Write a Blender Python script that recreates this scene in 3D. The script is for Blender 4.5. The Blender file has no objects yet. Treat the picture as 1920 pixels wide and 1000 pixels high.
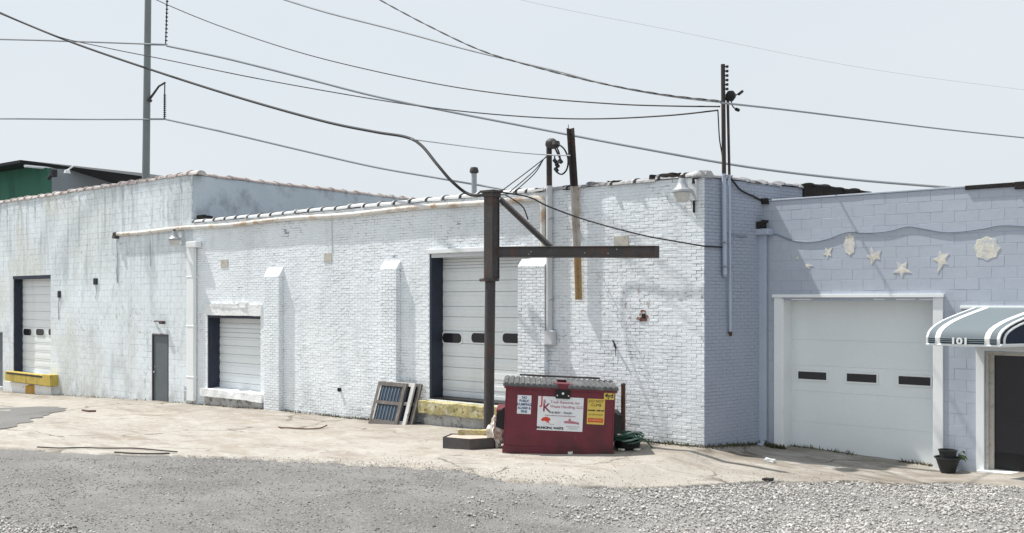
import bpy, bmesh, math, random
import numpy as np
from mathutils import Vector, Matrix, noise

random.seed(7); rng = np.random.default_rng(7)
SC = bpy.context.scene
COL = SC.collection
R = math.radians

# ------------------------------------------------------------------ camera, world, sun, exposure
F = 1750.0                               # focal length in pixels of a 1920 px wide picture
HOR = 562.0                              # row of the horizon
PHI = math.atan(F / 2160.0)              # how far the view turns to the left of the facade's normal
CAM = Vector((0.0, -16.375, 2.85))
FWD = Vector((-math.sin(PHI), math.cos(PHI), 0)); RGT = Vector((math.cos(PHI), math.sin(PHI), 0))
cd = bpy.data.cameras.new('camera'); cam = bpy.data.objects.new('camera', cd); COL.objects.link(cam)
cam.location = CAM; cam.rotation_euler = (R(90), 0, PHI)
cd.sensor_width = 36; cd.lens = F / 1920 * 36; cd.shift_y = (HOR - 500) / 1920
cd.clip_start = 0.1; cd.clip_end = 2000
SC.camera = cam

SUN_D = Vector((3.13, 0.95, -5.65)).normalized()       # the way the light travels
world = bpy.data.worlds.new('World'); SC.world = world; world.use_nodes = True
wt = world.node_tree; wt.nodes.clear()
wo = wt.nodes.new('ShaderNodeOutputWorld'); bg = wt.nodes.new('ShaderNodeBackground')
sky = wt.nodes.new('ShaderNodeTexSky'); sky.sky_type = 'NISHITA'; sky.sun_disc = False
sky.sun_elevation = math.asin(-SUN_D.z); sky.sun_rotation = math.atan2(-SUN_D.x, -SUN_D.y)
sky.air_density = 1.3; sky.dust_density = 3.0
tc = wt.nodes.new('ShaderNodeTexCoord'); mp = wt.nodes.new('ShaderNodeMapping')
mp.inputs['Scale'].default_value = (1.0, 1.0, 2.2)
nz = wt.nodes.new('ShaderNodeTexNoise'); nz.inputs['Scale'].default_value = 1.6; nz.inputs['Detail'].default_value = 5
nz.inputs['Roughness'].default_value = 0.45
rp = wt.nodes.new('ShaderNodeValToRGB')
rp.color_ramp.elements[0].position = 0.3; rp.color_ramp.elements[0].color = (6.75, 7.3, 7.75, 1)
rp.color_ramp.elements[1].position = 0.7; rp.color_ramp.elements[1].color = (7.3, 7.7, 8.1, 1)
mx = wt.nodes.new('ShaderNodeMix'); mx.data_type = 'RGBA'; mx.inputs[0].default_value = 0.88
wt.links.new(tc.outputs['Generated'], mp.inputs['Vector']); wt.links.new(mp.outputs['Vector'], nz.inputs['Vector'])
wt.links.new(nz.outputs['Fac'], rp.inputs['Fac'])
wt.links.new(sky.outputs['Color'], mx.inputs[6]); wt.links.new(rp.outputs['Color'], mx.inputs[7])
wt.links.new(mx.outputs[2], bg.inputs['Color']); bg.inputs['Strength'].default_value = 0.1
wt.links.new(bg.outputs['Background'], wo.inputs['Surface'])

sl = bpy.data.lights.new('sun', 'SUN'); sl.energy = 5.0; sl.angle = R(0.9); sl.color = (1.0, 0.955, 0.89)
so = bpy.data.objects.new('sun', sl); COL.objects.link(so)
so.rotation_euler = SUN_D.to_track_quat('-Z', 'Y').to_euler(); so.location = (-30, -20, 50)
SC.view_settings.view_transform = 'Standard'; SC.view_settings.look = 'None'
SC.view_settings.exposure = 0.2; SC.view_settings.gamma = 1.0; SC.view_settings.use_curve_mapping = False
SC.render.engine = 'CYCLES'

# ------------------------------------------------------------------ from the photograph's rows and columns to real places
def ray(px, py): return FWD + RGT * ((px - 960) / F) + Vector((0, 0, (HOR - py) / F))
def P(px, py, Y=0.0):
    d = ray(px, py); return CAM + d * ((Y - CAM.y) / d.y)
def PX(px, Y=0.0): return P(px, HOR, Y).x
def PZ(px, py, Y=0.0): return P(px, py, Y).z
def PD(px, py, depth): return CAM + ray(px, py) * depth
def toPx(p):
    v = Vector(p) - CAM; z = v.dot(FWD); return 960 + F * v.dot(RGT) / z, HOR - F * v.z / z, z

YR = 1.73                                   # plane of the blue annex, set back from the brick front
XC = PX(1321)                               # front corner of the brick building
XL = PX(361)                                # where block building and brick building meet
base_pts = [(P(x, y).x, P(x, y).z) for x, y in [(50, 738), (285, 752), (520, 770), (657, 785), (800, 795), (1000, 812), (1200, 825), (1321, 838)]]
base_pts += [(P(x, y, YR).x, P(x, y, YR).z) for x, y in [(1454, 839), (1600, 862), (1760, 882), (1920, 887)]]
_bx = [-70] + [p[0] for p in base_pts] + [12]; _bz = [base_pts[0][1] - .25] + [p[1] for p in base_pts] + [-.25]
DIP = PD(1149, 856, 17.6)
def gz(x, y):
    z = np.interp(x, _bx, _bz)
    w = np.clip((np.asarray(y) + 11) / 8.5, 0, 1); w = w * w * (3 - 2 * w)
    return z * (0.15 + 0.85 * w) - .095 * np.exp(-((np.asarray(x) - DIP[0]) ** 2 + (np.asarray(y) - DIP[1]) ** 2) / (2 * .95 ** 2))
def PG(px, py, up=0.0):
    z = 0.0
    for _ in range(12):
        d = ray(px, py); p = CAM + d * ((z + up - CAM.z) / d.z); z = float(gz(p.x, p.y))
    return Vector((p.x, p.y, z))

# ------------------------------------------------------------------ materials
def mat(name, col, rough=.75, var=.10, vs=1.2, fine=.08, fs=30, bump=.15, bs=60, bd=.006, metal=0., layers=(), spec=.3, isl=0.):
    """Paint, stone, metal: a base colour with large and fine variation, layers of wear, and fine relief. World-space so that pieces differ."""
    m = bpy.data.materials.new(name); m.use_nodes = True
    t = m.node_tree; N = t.nodes; L = t.links
    b = N['Principled BSDF']; b.inputs['Roughness'].default_value = rough; b.inputs['Metallic'].default_value = metal
    b.inputs['Specular IOR Level'].default_value = spec
    geo = N.new('ShaderNodeNewGeometry')
    def tex(scale, detail=4, stretch=(1, 1, 1), rgh=.55, off=0):
        mp = N.new('ShaderNodeMapping'); mp.inputs['Scale'].default_value = stretch; mp.inputs['Location'].default_value = (off, off * .7, off * .3)
        n = N.new('ShaderNodeTexNoise'); n.inputs['Scale'].default_value = scale; n.inputs['Detail'].default_value = detail; n.inputs['Roughness'].default_value = rgh
        L.new(geo.outputs['Position'], mp.inputs['Vector']); L.new(mp.outputs['Vector'], n.inputs['Vector']); return n.outputs['Fac']
    def rng_(sock, a, bb, lo, hi):
        r = N.new('ShaderNodeMapRange'); r.inputs['From Min'].default_value = a; r.inputs['From Max'].default_value = bb
        r.inputs['To Min'].default_value = lo; r.inputs['To Max'].default_value = hi; L.new(sock, r.inputs['Value']); return r.outputs['Result']
    def math_(op, a, bb):
        n = N.new('ShaderNodeMath'); n.operation = op
        for i, v in enumerate((a, bb)):
            if isinstance(v, (int, float)): n.inputs[i].default_value = v
            else: L.new(v, n.inputs[i])
        return n.outputs[0]
    v1 = rng_(tex(vs, 4), .25, .75, 1 - var, 1 + var); v2 = rng_(tex(fs, 3), .25, .75, 1 - fine, 1 + fine)
    hs = N.new('ShaderNodeHueSaturation'); hs.inputs['Color'].default_value = (*col, 1); vv = math_('MULTIPLY', v1, v2)
    if isl: vv = math_('MULTIPLY', vv, rng_(geo.outputs['Random Per Island'], 0, 1, 1 - isl, 1 + isl))
    L.new(vv, hs.inputs['Value'])
    cur = hs.outputs['Color']
    for ly in layers:
        # (colour, scale, lo, hi, amount, stretch, (mask scale, lo, hi) or ('near', centre, r0, r1))
        c, s, lo, hi, amt, st = ly[:6]
        f = rng_(tex(s, 5, st, .6, off=3.1 + s), lo, hi, 0, amt)
        for mk in ly[6:]:
            if mk[0] == 'near':
                d = N.new('ShaderNodeVectorMath'); d.operation = 'DISTANCE'; d.inputs[1].default_value = mk[1]
                L.new(geo.outputs['Position'], d.inputs[0]); g = rng_(d.outputs['Value'], mk[2], mk[3], 1, 0)
            elif mk[0] == 'z':
                sp = N.new('ShaderNodeSeparateXYZ'); L.new(geo.outputs['Position'], sp.inputs[0]); g = rng_(sp.outputs['Z'], mk[1], mk[2], 0, 1)
            elif mk[0] == 'x':
                sp = N.new('ShaderNodeSeparateXYZ'); L.new(geo.outputs['Position'], sp.inputs[0]); g = rng_(sp.outputs['X'], mk[1], mk[2], 0, 1)
            else: g = rng_(tex(mk[0], 3, off=9.7), mk[1], mk[2], 0, 1)
            f = math_('MULTIPLY', f, g)
        x = N.new('ShaderNodeMix'); x.data_type = 'RGBA'; x.inputs[7].default_value = (*c, 1); L.new(f, x.inputs[0]); L.new(cur, x.inputs[6]); cur = x.outputs[2]
    L.new(cur, b.inputs['Base Color'])
    if bump:
        bn = N.new('ShaderNodeBump'); bn.inputs['Strength'].default_value = bump; bn.inputs['Distance'].default_value = bd
        L.new(tex(bs, 4), bn.inputs['Height']); L.new(bn.outputs['Normal'], b.inputs['Normal'])
    return m
O1 = (1, 1, 1)
peel = tuple(P(1180, 560))
white_brick = mat('white_painted_brick', (.805, .85, .885), .6, .06, .5, .06, 22, .4, 45, .008, isl=.035, layers=(
    ((.50, .545, .58), 1.6, .52, .75, .5, (1, 1, .25)),
    ((.22, .20, .19), 13, .63, .70, .75, O1, (.9, .44, .58)),
    ((.30, .21, .18), 9, .58, .66, .7, O1, ('near', peel, .2, 1.3)),
    ((.33, .32, .28), 2.2, .45, .7, .55, (1, 1, .5), ('z', .45, -.5))))
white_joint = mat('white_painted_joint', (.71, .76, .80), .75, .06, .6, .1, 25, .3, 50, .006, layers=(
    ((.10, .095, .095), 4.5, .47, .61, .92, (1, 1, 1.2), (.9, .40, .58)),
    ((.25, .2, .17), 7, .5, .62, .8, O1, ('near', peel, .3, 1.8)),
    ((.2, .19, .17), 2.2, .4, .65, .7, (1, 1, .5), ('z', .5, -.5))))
white_block = mat('white_painted_block', (.735, .795, .835), .7, .08, .5, .08, 18, .4, 30, .008, isl=.03, layers=(
    ((.30, .33, .35), 5.0, .48, .68, .65, (1, 1, .10), ('z', 2.6, 5.0)),
    ((.36, .38, .39), 6.5, .57, .64, .6, O1, (.8, .48, .6)),
    ((.45, .49, .51), 1.6, .52, .66, .55, (1, 1, .35)),
    ((.62, .64, .57), .5, .45, .6, .5, O1, ('x', -29, -35)),
    ((.55, .575, .565), .8, .48, .62, .55, (1, 1, .8), ('z', 3.5, .5)),
    ((.20, .20, .20), 9, .62, .70, .75, O1, (.7, .42, .6)),
    ((.30, .29, .26), 2.4, .45, .7, .8, (1, 1, .5), ('z', .3, -.7))))
block_joint = mat('block_joint', (.62, .66, .69), .8, .08, .6, .1, 25, .2, layers=(
    ((.12, .12, .125), 3.2, .46, .6, .9, O1, (.6, .40, .56)),
    ((.25, .26, .26), 2.6, .4, .72, .6, (1, 1, .16), ('z', 2.5, 6.3))))
blue_paint = mat('pale_blue_paint', (.415, .458, .53), .55, .035, .5, .03, 12, .25, 25, .006, layers=(
    ((.44, .50, .58), .9, .5, .75, .5, O1), ((.33, .36, .46), .6, .5, .7, .45, O1), ((.35, .39, .45), 3, .62, .75, .4, (1, 1, .3)), ((.33, .33, .33), 2.4, .45, .7, .5, (1, 1, .5), ('z', .25, -.4))))
blue_joint = mat('pale_blue_joint', (.39, .432, .50), .6, .05, .7, .05, 14, .2, layers=(((.24, .27, .32), 1.7, .52, .64, .75, O1), ((.66, .73, .82), 1.3, .58, .66, .8, (.5, .5, 2))))  # the pale layer paints in light caught along some level joints
side_brick = mat('blue_painted_brick', (.335, .372, .455), .6, .05, .6, .05, 20, .3, 40, .006, layers=(((.30, .34, .42), 2, .55, .75, .45, (1, 1, .4)),))
side_joint = mat('blue_brick_joint', (.30, .335, .41), .7, .08, .8, .1, 20, .2, layers=(((.17, .195, .25), 2.2, .52, .66, .65, O1),))
trim_white = mat('white_trim_paint', (.80, .83, .84), .5, .03, 1, .02, 20, .08, layers=(((.5, .5, .48), 2.5, .6, .8, .35, (1, 1, .3)),))
rough_white = mat('rough_white_concrete', (.80, .82, .83), .75, .06, 2, .08, 20, .6, 18, .02, layers=(((.35, .33, .31), 5, .6, .7, .7, O1),))
door_white = mat('roll_door_white', (.77, .81, .83), .45, .03, .7, .02, 15, .04, layers=(((.55, .58, .58), 1.5, .5, .75, .35, (1, 1, .3)),))
garage_white = mat('garage_door_white', (.76, .81, .825), .45, .025, .6, .015, 12, .05, layers=(((.72, .75, .76), .5, .45, .65, .5, O1),))
rib_grey = mat('door_groove_grey', (.56, .60, .62), .6, .05)
navy = mat('navy_rubber', (.028, .035, .055), .6, .15, 2, .1, 30, .1, layers=(((.10, .11, .13), 3, .6, .75, .4, (1, 1, .2)),))
black = mat('black_plastic', (.012, .012, .013), .45, .1)
glass_dark = mat('dark_glazing', (.022, .022, .028), .12, .1, 2, .05, 20, 0, spec=.5)
grey_door = mat('grey_door_paint', (.115, .135, .15), .5, .08, 1.2, .05, 20, .08, layers=(((.2, .2, .2), 4, .62, .72, .4, O1),))
steel_dark = mat('weathered_steel', (.062, .057, .057), .6, .18, 2.5, .12, 25, .25, 40, .004, layers=(
    ((.11, .05, .035), 2.2, .5, .68, .75, (1, 1, .5), ('near', tuple(P(915, 505, -1.15)), .2, .75)), ((.10, .095, .09), 6, .56, .7, .5, O1), ((.12, .062, .045), 3.2, .54, .66, .6, (1, 1, .6))))
galv = mat('galvanised_steel', (.36, .38, .40), .45, .1, 2, .06, 20, .1, metal=.3)
grey_paint_pipe = mat('grey_painted_pipe', (.56, .58, .60), .5, .07, 2, .04, 20, .1)
blue_pipe = mat('blue_painted_pipe', (.40, .455, .55), .5, .05, 2, .04, 20, .1)
rust = mat('rusty_steel', (.115, .058, .04), .8, .25, 4, .2, 30, .4, 50, .005, layers=(((.05, .035, .03), 5, .5, .65, .7, O1),))
tan_rust = mat('tan_rust', (.42, .29, .15), .8, .15, 5, .15, 30, .3, layers=(((.14, .07, .04), 7, .55, .66, .8, O1),))
mast_black = mat('mast_black', (.045, .038, .036), .6, .2, 3, .1, 25, .15, layers=(((.13, .06, .045), 4, .55, .68, .6, O1),))
tile_pink = mat('clay_coping', (.38, .325, .31), .8, .15, 2, .1, 20, .3, layers=(((.62, .60, .58), 1.4, .45, .62, .8, O1), ((.10, .09, .085), 5, .58, .68, .7, O1)))
tile_white = mat('painted_coping', (.56, .585, .60), .75, .08, 1.5, .08, 20, .3, layers=(((.22, .21, .21), 3.5, .58, .68, .7, O1),))
collar_dark = mat('dark_collar', (.075, .072, .072), .85, .3, 4, .2, 30, .4, layers=(((.35, .36, .37), 2.2, .5, .62, .8, O1),))
tile_grey = mat('weathered_coping', (.40, .40, .41), .8, .15, 1.5, .12, 20, .4, layers=(((.06, .055, .055), 3, .52, .62, .85, O1), ((.6, .61, .62), 2.1, .55, .65, .6, O1)))
tar = mat('tar_black', (.022, .020, .019), .85, .3, 4, .2, 30, .5, 30, .02, layers=(((.09, .07, .055), 6, .55, .7, .5, (.3, .3, 2)),))
roofing = mat('roof_felt', (.16, .16, .16), .9, .15)
gutter_m = mat('old_gutter', (.70, .68, .64), .55, .08, 1.5, .06, 20, .1, layers=(((.40, .25, .13), 2.2, .5, .64, .75, O1), ((.2, .13, .1), 8, .62, .7, .6, O1)))
rendered = mat('grey_render', (.50, .57, .63), .8, .06, .8, .05, 15, .2, layers=(((.28, .31, .35), .8, .52, .62, .65, (1, 1, 1)), ((.60, .66, .70), 1.2, .5, .7, .5, O1)))
green_wall = mat('green_metal_cladding', (.045, .165, .11), .6, .1, .8, .05, 15, .1, layers=(((.012, .09, .06), 2, .5, .7, .6, (1, 1, .2)),))
grey_wall = mat('grey_metal_cladding', (.21, .235, .255), .6, .04, .5)
fascia = mat('dark_fascia', (.03, .033, .036), .6, .1)
maroon = mat('maroon_enamel', (.15, .029, .043), .5, .14, 1.5, .09, 25, .45, 3.5, .035, layers=(
    ((.06, .022, .025), 2.2, .5, .72, .5, O1), ((.30, .20, .20), 17, .68, .74, .35, O1, (2.0, .45, .6)), ((.05, .03, .028), 3, .4, .65, .8, (1, 1, .4), ('z', .30, -.05))))
lid_grey = mat('grey_plastic_lid', (.10, .104, .107), .55, .15, 3, .1, 30, .15, layers=(((.32, .33, .33), 4, .52, .68, .5, O1),))
sign_white = mat('sign_white', (.72, .75, .78), .4, .03, 4, .03, 40, 0, layers=(((.6, .48, .50), 4, .55, .7, .35, O1),))
sign_yellow = mat('sign_yellow', (.62, .47, .10), .45, .08, 6, .06, 40, 0, layers=(((.70, .6, .35), 8, .55, .7, .5, O1),))
ink_red = mat('ink_red', (.55, .06, .04), .5, .1); ink_maroon = mat('ink_maroon', (.22, .035, .07), .5, .1); ink_black = mat('ink_black', (.02, .02, .025), .5, .1)
ink_blue = mat('ink_blue', (.03, .09, .22), .5, .1); ink_grey = mat('ink_grey', (.30, .33, .36), .5, .1); ink_pink = mat('ink_pink', (.42, .17, .22), .5, .1)
moss_yellow = mat('mossy_yellow_paint', (.47, .41, .22), .9, .18, 4, .15, 25, .6, 25, .02, layers=(((.30, .28, .12), 3.5, .45, .6, .8, O1), ((.62, .62, .55), 4.2, .55, .68, .8, O1), ((.12, .10, .06), 7, .58, .68, .8, O1)))
dock_yellow = mat('yellow_steel_paint', (.50, .385, .09), .7, .15, 3, .1, 25, .2, layers=(((.20, .16, .06), 4, .52, .66, .6, (1, 1, .4)),))
ochre = mat('ochre_block', (.46, .27, .06), .75, .12, 6, .1, 30, .2, layers=(((.6, .36, .2), 7, .5, .65, .5, O1),))
found = mat('rough_foundation', (.40, .40, .39), .9, .2, 3, .2, 20, .7, 20, .02, layers=(((.10, .10, .095), 5, .5, .64, .85, O1), ((.55, .57, .57), 2.5, .5, .65, .6, O1)))
wood_grey = mat('grey_weathered_wood', (.118, .108, .10), .85, .2, 3, .2, 40, .4, 40, .004, layers=(((.25, .235, .22), 6, .5, .65, .6, (3, 3, .4)),))
wood_white = mat('flaking_white_wood', (.52, .51, .50), .8, .1, 3, .1, 30, .3, layers=(((.13, .11, .10), 8, .56, .64, .85, O1),))
pane_blue = mat('dusty_blue_pane', (.03, .04, .06), .25, .3, 5, .1, 30, 0, spec=.5)
reflection_blue = mat('painted_reflection', (.11, .155, .20), .35, .25, 6, .1, 30, .05)  # paler blue that paints in the upright reflections on the sash panes
cable_black = mat('cable_black', (.022, .022, .025), .6, .1); cable_grey = mat('cable_grey', (.30, .325, .35), .5, .1); cable_pale = mat('cable_pale', (.80, .84, .86), .5, .05)
pole_grey = mat('grey_utility_pole', (.20, .225, .225), .55, .06, .8, .05, 10, .05)
cream = mat('cream_starfish', (.68, .66, .58), .8, .12, 8, .1, 40, .5, 30, .01, layers=(((.60, .52, .46), 7, .5, .66, .6, O1), ((.43, .475, .54), 11, .50, .62, .7, O1)))
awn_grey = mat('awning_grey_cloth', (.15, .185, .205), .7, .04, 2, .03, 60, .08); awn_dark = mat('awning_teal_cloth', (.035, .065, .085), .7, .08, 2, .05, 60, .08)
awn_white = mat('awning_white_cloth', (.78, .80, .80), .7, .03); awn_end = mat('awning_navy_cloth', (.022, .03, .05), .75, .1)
pot_black = mat('black_pot', (.028, .030, .031), .6, .15, 8, .1, 40, .15); soil = mat('dry_soil', (.11, .08, .06), .95, .2, 20, .2, 60, .6)
leaf_m = mat('wilted_leaf', (.08, .11, .05), .7, .25, 9); hose_m = mat('green_hose', (.045, .12, .085), .45, .2, 4, .1, 30, .05); hose_pale = mat('pale_hose', (.25, .34, .30), .5, .15)
sack_m = mat('dirty_white_sack', (.80, .77, .70), .7, .08, 5, .1, 20, .5, 12, .02, layers=(((.35, .22, .13), 6, .56, .66, .7, O1),))
lamp_glass = mat('lamp_refractor', (.55, .55, .52), .25, .08, 8)
brick_red = mat('exposed_red_brick', (.22, .085, .06), .9, .25, 8, .2, 40, .5, 40, .01, layers=(((.6, .6, .6), 10, .5, .6, .7, O1),))
beige = mat('beige_cover', (.50, .48, .43), .7, .12, 5, layers=(((.3, .28, .26), 9, .55, .65, .6, O1),))
weed_m = mat('dry_weed', (.10, .10, .05), .9, .35, 5, .2, 40, 0); weed_dark = mat('leaf_litter', (.055, .045, .035), .95, .35, 9, .3, 50, 0)
strip_m = mat('rubber_strip', (.055, .05, .046), .7, .2)

# ground materials -------------------------------------------------
def ground_mat(name, kind):
    m = bpy.data.materials.new(name); m.use_nodes = True; t = m.node_tree; N = t.nodes; L = t.links; b = N['Principled BSDF']
    b.inputs['Roughness'].default_value = .92; b.inputs['Specular IOR Level'].default_value = .2
    geo = N.new('ShaderNodeNewGeometry')
    def tex(scale, detail=4, stretch=(1, 1, 1), off=0., rgh=.55):
        mp = N.new('ShaderNodeMapping'); mp.inputs['Scale'].default_value = stretch; mp.inputs['Location'].default_value = (off, off, 0); mp.inputs['Rotation'].default_value = (0, 0, 0)
        n = N.new('ShaderNodeTexNoise'); n.inputs['Scale'].default_value = scale; n.inputs['Detail'].default_value = detail; n.inputs['Roughness'].default_value = rgh
        L.new(geo.outputs['Position'], mp.inputs['Vector']); L.new(mp.outputs['Vector'], n.inputs['Vector']); return n.outputs['Fac']
    def vor(scale, feat='F1', out='Distance', distort=0.):
        v = N.new('ShaderNodeTexVoronoi'); v.inputs['Scale'].default_value = scale; v.feature = feat
        src = geo.outputs['Position']
        if distort:
            n = N.new('ShaderNodeTexNoise'); n.inputs['Scale'].default_value = 1.1; n.inputs['Detail'].default_value = 5; L.new(src, n.inputs['Vector'])
            a = N.new('ShaderNodeVectorMath'); a.operation = 'SCALE'; a.inputs['Scale'].default_value = distort; L.new(n.outputs['Color'], a.inputs[0])
            s = N.new('ShaderNodeVectorMath'); L.new(src, s.inputs[0]); L.new(a.outputs[0], s.inputs[1]); src = s.outputs[0]
        L.new(src, v.inputs['Vector']); return v.outputs[out]
    def rg(sock, a, c, lo, hi):
        r = N.new('ShaderNodeMapRange'); r.inputs['From Min'].default_value = a; r.inputs['From Max'].default_value = c
        r.inputs['To Min'].default_value = lo; r.inputs['To Max'].default_value = hi; L.new(sock, r.inputs['Value']); return r.outputs['Result']
    def mul(a, c):
        n = N.new('ShaderNodeMath'); n.operation = 'MULTIPLY'; L.new(a, n.inputs[0])
        if isinstance(c, float): n.inputs[1].default_value = c
        else: L.new(c, n.inputs[1])
        return n.outputs[0]
    def mix(f, a, c):
        x = N.new('ShaderNodeMix'); x.data_type = 'RGBA'; L.new(f, x.inputs[0])
        for i, v in ((6, a), (7, c)):
            if isinstance(v, tuple): x.inputs[i].default_value = (*v, 1)
            else: L.new(v, x.inputs[i])
        return x.outputs[2]
    if kind == 'concrete':
        c = mix(rg(tex(.35, 5), .3, .7, 0, 1), (.372, .346, .308), (.457, .436, .398))
        c = mix(mul(rg(tex(1.3, 7, (.45, 1.3, 1), 4., .72), .49, .62, 0, .8), rg(tex(.3, 2, off=31.), .35, .6, .15, 1)), c, (.235, .20, .165))
        c = mix(rg(tex(.7, 7, (.8, 1.1, 1), 14., .7), .53, .64, 0, .7), c, (.30, .262, .21))
        c = mix(rg(tex(2.4, 6, (.8, 1.2, 1), 8., .72), .52, .64, 0, .75), c, (.50, .485, .455))
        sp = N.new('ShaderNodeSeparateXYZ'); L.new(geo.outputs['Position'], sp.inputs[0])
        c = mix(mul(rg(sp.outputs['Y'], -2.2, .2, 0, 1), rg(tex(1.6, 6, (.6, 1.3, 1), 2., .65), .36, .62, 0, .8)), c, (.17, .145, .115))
        c = mix(rg(tex(9, 6, rgh=.75), .56, .66, 0, .75), c, (.18, .155, .13))
        c = mix(mul(rg(vor(.33, 'DISTANCE_TO_EDGE', distort=.9), .003, .014, .8, 0), rg(tex(.5, 2, off=2.), .47, .56, 0, 1)), c, (.085, .07, .055))
        c = mix(rg(vor(22, out='Color'), .0, .10, .8, 0), c, (.10, .09, .08))
        c = mix(rg(tex(70, 3, rgh=.7), .35, .65, .0, .38), c, (.22, .20, .175))
        h, s, d = tex(22, 6), .5, .012
    else:
        lightc, dark = ((.195, .192, .187), (.125, .124, .122)) if kind == 'asphalt' else ((.20, .20, .195), (.165, .165, .162))
        c = mix(rg(tex(.45, 5), .3, .7, 0, 1), dark, lightc)
        if kind == 'asphalt':
            c = mix(rg(vor(34, out='Color'), .62, .95, 0, .75), c, (.33, .325, .31))
            c = mix(rg(vor(60, out='Color'), .0, .25, .6, 0), c, (.05, .05, .05))
            c = mix(rg(tex(1.0, 6, (.6, 1, 1), 6., .65), .48, .68, 0, .7), c, (.27, .265, .255))
            dt = N.new('ShaderNodeVectorMath'); dt.operation = 'DOT_PRODUCT'; dt.inputs[1].default_value = tuple(GN); L.new(geo.outputs['Position'], dt.inputs[0])
            ad = N.new('ShaderNodeMath'); ad.operation = 'ADD'; L.new(dt.outputs['Value'], ad.inputs[0]); L.new(rg(tex(1.2, 6, (1, 1, 1), 21., .65), .3, .7, -1.4, 1.4), ad.inputs[1])
            c = mix(rg(ad.outputs[0], GC - .6, GC + 1.2, 0, .85), c, (.31, .305, .295))
        c = mix(rg(tex(70, 3), .3, .7, 0, .5), c, (.24, .235, .23))
        h, s, d = vor(36), .9, .02
    L.new(c, b.inputs['Base Color'])
    bn = N.new('ShaderNodeBump'); bn.inputs['Strength'].default_value = s; bn.inputs['Distance'].default_value = d; L.new(h, bn.inputs['Height']); L.new(bn.outputs['Normal'], b.inputs['Normal'])
    return m
_g0, _g1 = PG(1005, 925), PG(1180, 1000); GN = Vector((-(_g1 - _g0).y, (_g1 - _g0).x, 0)).normalized(); GN = GN if GN.dot(RGT) > 0 else -GN; GC = GN.dot(_g0)
M_asphalt = ground_mat('stony_asphalt', 'asphalt'); M_conc = ground_mat('worn_concrete', 'concrete'); M_patch = ground_mat('smooth_asphalt', 'patch')
def stone_mat(name, lo, hi):
    m = bpy.data.materials.new(name); m.use_nodes = True; N = m.node_tree.nodes; L = m.node_tree.links; b = N['Principled BSDF']; b.inputs['Roughness'].default_value = .9
    g = N.new('ShaderNodeNewGeometry'); r = N.new('ShaderNodeValToRGB'); L.new(g.outputs['Random Per Island'], r.inputs['Fac'])
    e = r.color_ramp.elements; e[0].color = (*lo, 1); e[1].color = (*hi, 1)
    k = e.new(.22); k.color = (lo[0] * 1.7, lo[1] * 1.65, lo[2] * 1.6, 1)
    n = N.new('ShaderNodeTexNoise'); n.inputs['Scale'].default_value = 90; L.new(g.outputs['Position'], n.inputs['Vector'])
    h = N.new('ShaderNodeHueSaturation'); mr = N.new('ShaderNodeMapRange'); mr.inputs['To Min'].default_value = .8; mr.inputs['To Max'].default_value = 1.2
    L.new(n.outputs['Fac'], mr.inputs['Value']); L.new(mr.outputs['Result'], h.inputs['Value']); L.new(r.outputs['Color'], h.inputs['Color']); L.new(h.outputs['Color'], b.inputs['Base Color'])
    return m
M_gravel = stone_mat('pale_gravel', (.18, .178, .172), (.56, .55, .535)); M_loose = stone_mat('loose_stone', (.10, .10, .098), (.46, .45, .43))

# ------------------------------------------------------------------ object helpers
def tag(o, label=None, cat=None, group=None, kind=None):
    for k, v in (('label', label), ('category', cat), ('group', group), ('kind', kind)):
        if v: o[k] = v
    return o
def link(o, parent=None):
    COL.objects.link(o)
    if parent is not None: o.parent = parent
    return o
WORLD_AT = {}
def empty(name, loc, label, cat, group=None, rz=0.):
    o = bpy.data.objects.new(name, None); o.empty_display_size = .2; o.location = loc; o.rotation_euler = (0, 0, rz); link(o)
    WORLD_AT[o.name] = Matrix.Translation(Vector(loc)) @ Matrix.Rotation(rz, 4, 'Z')
    return tag(o, label, cat, group)
def at_of(o): return WORLD_AT.get(o.name, Matrix()) if o is not None else Matrix()

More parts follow.
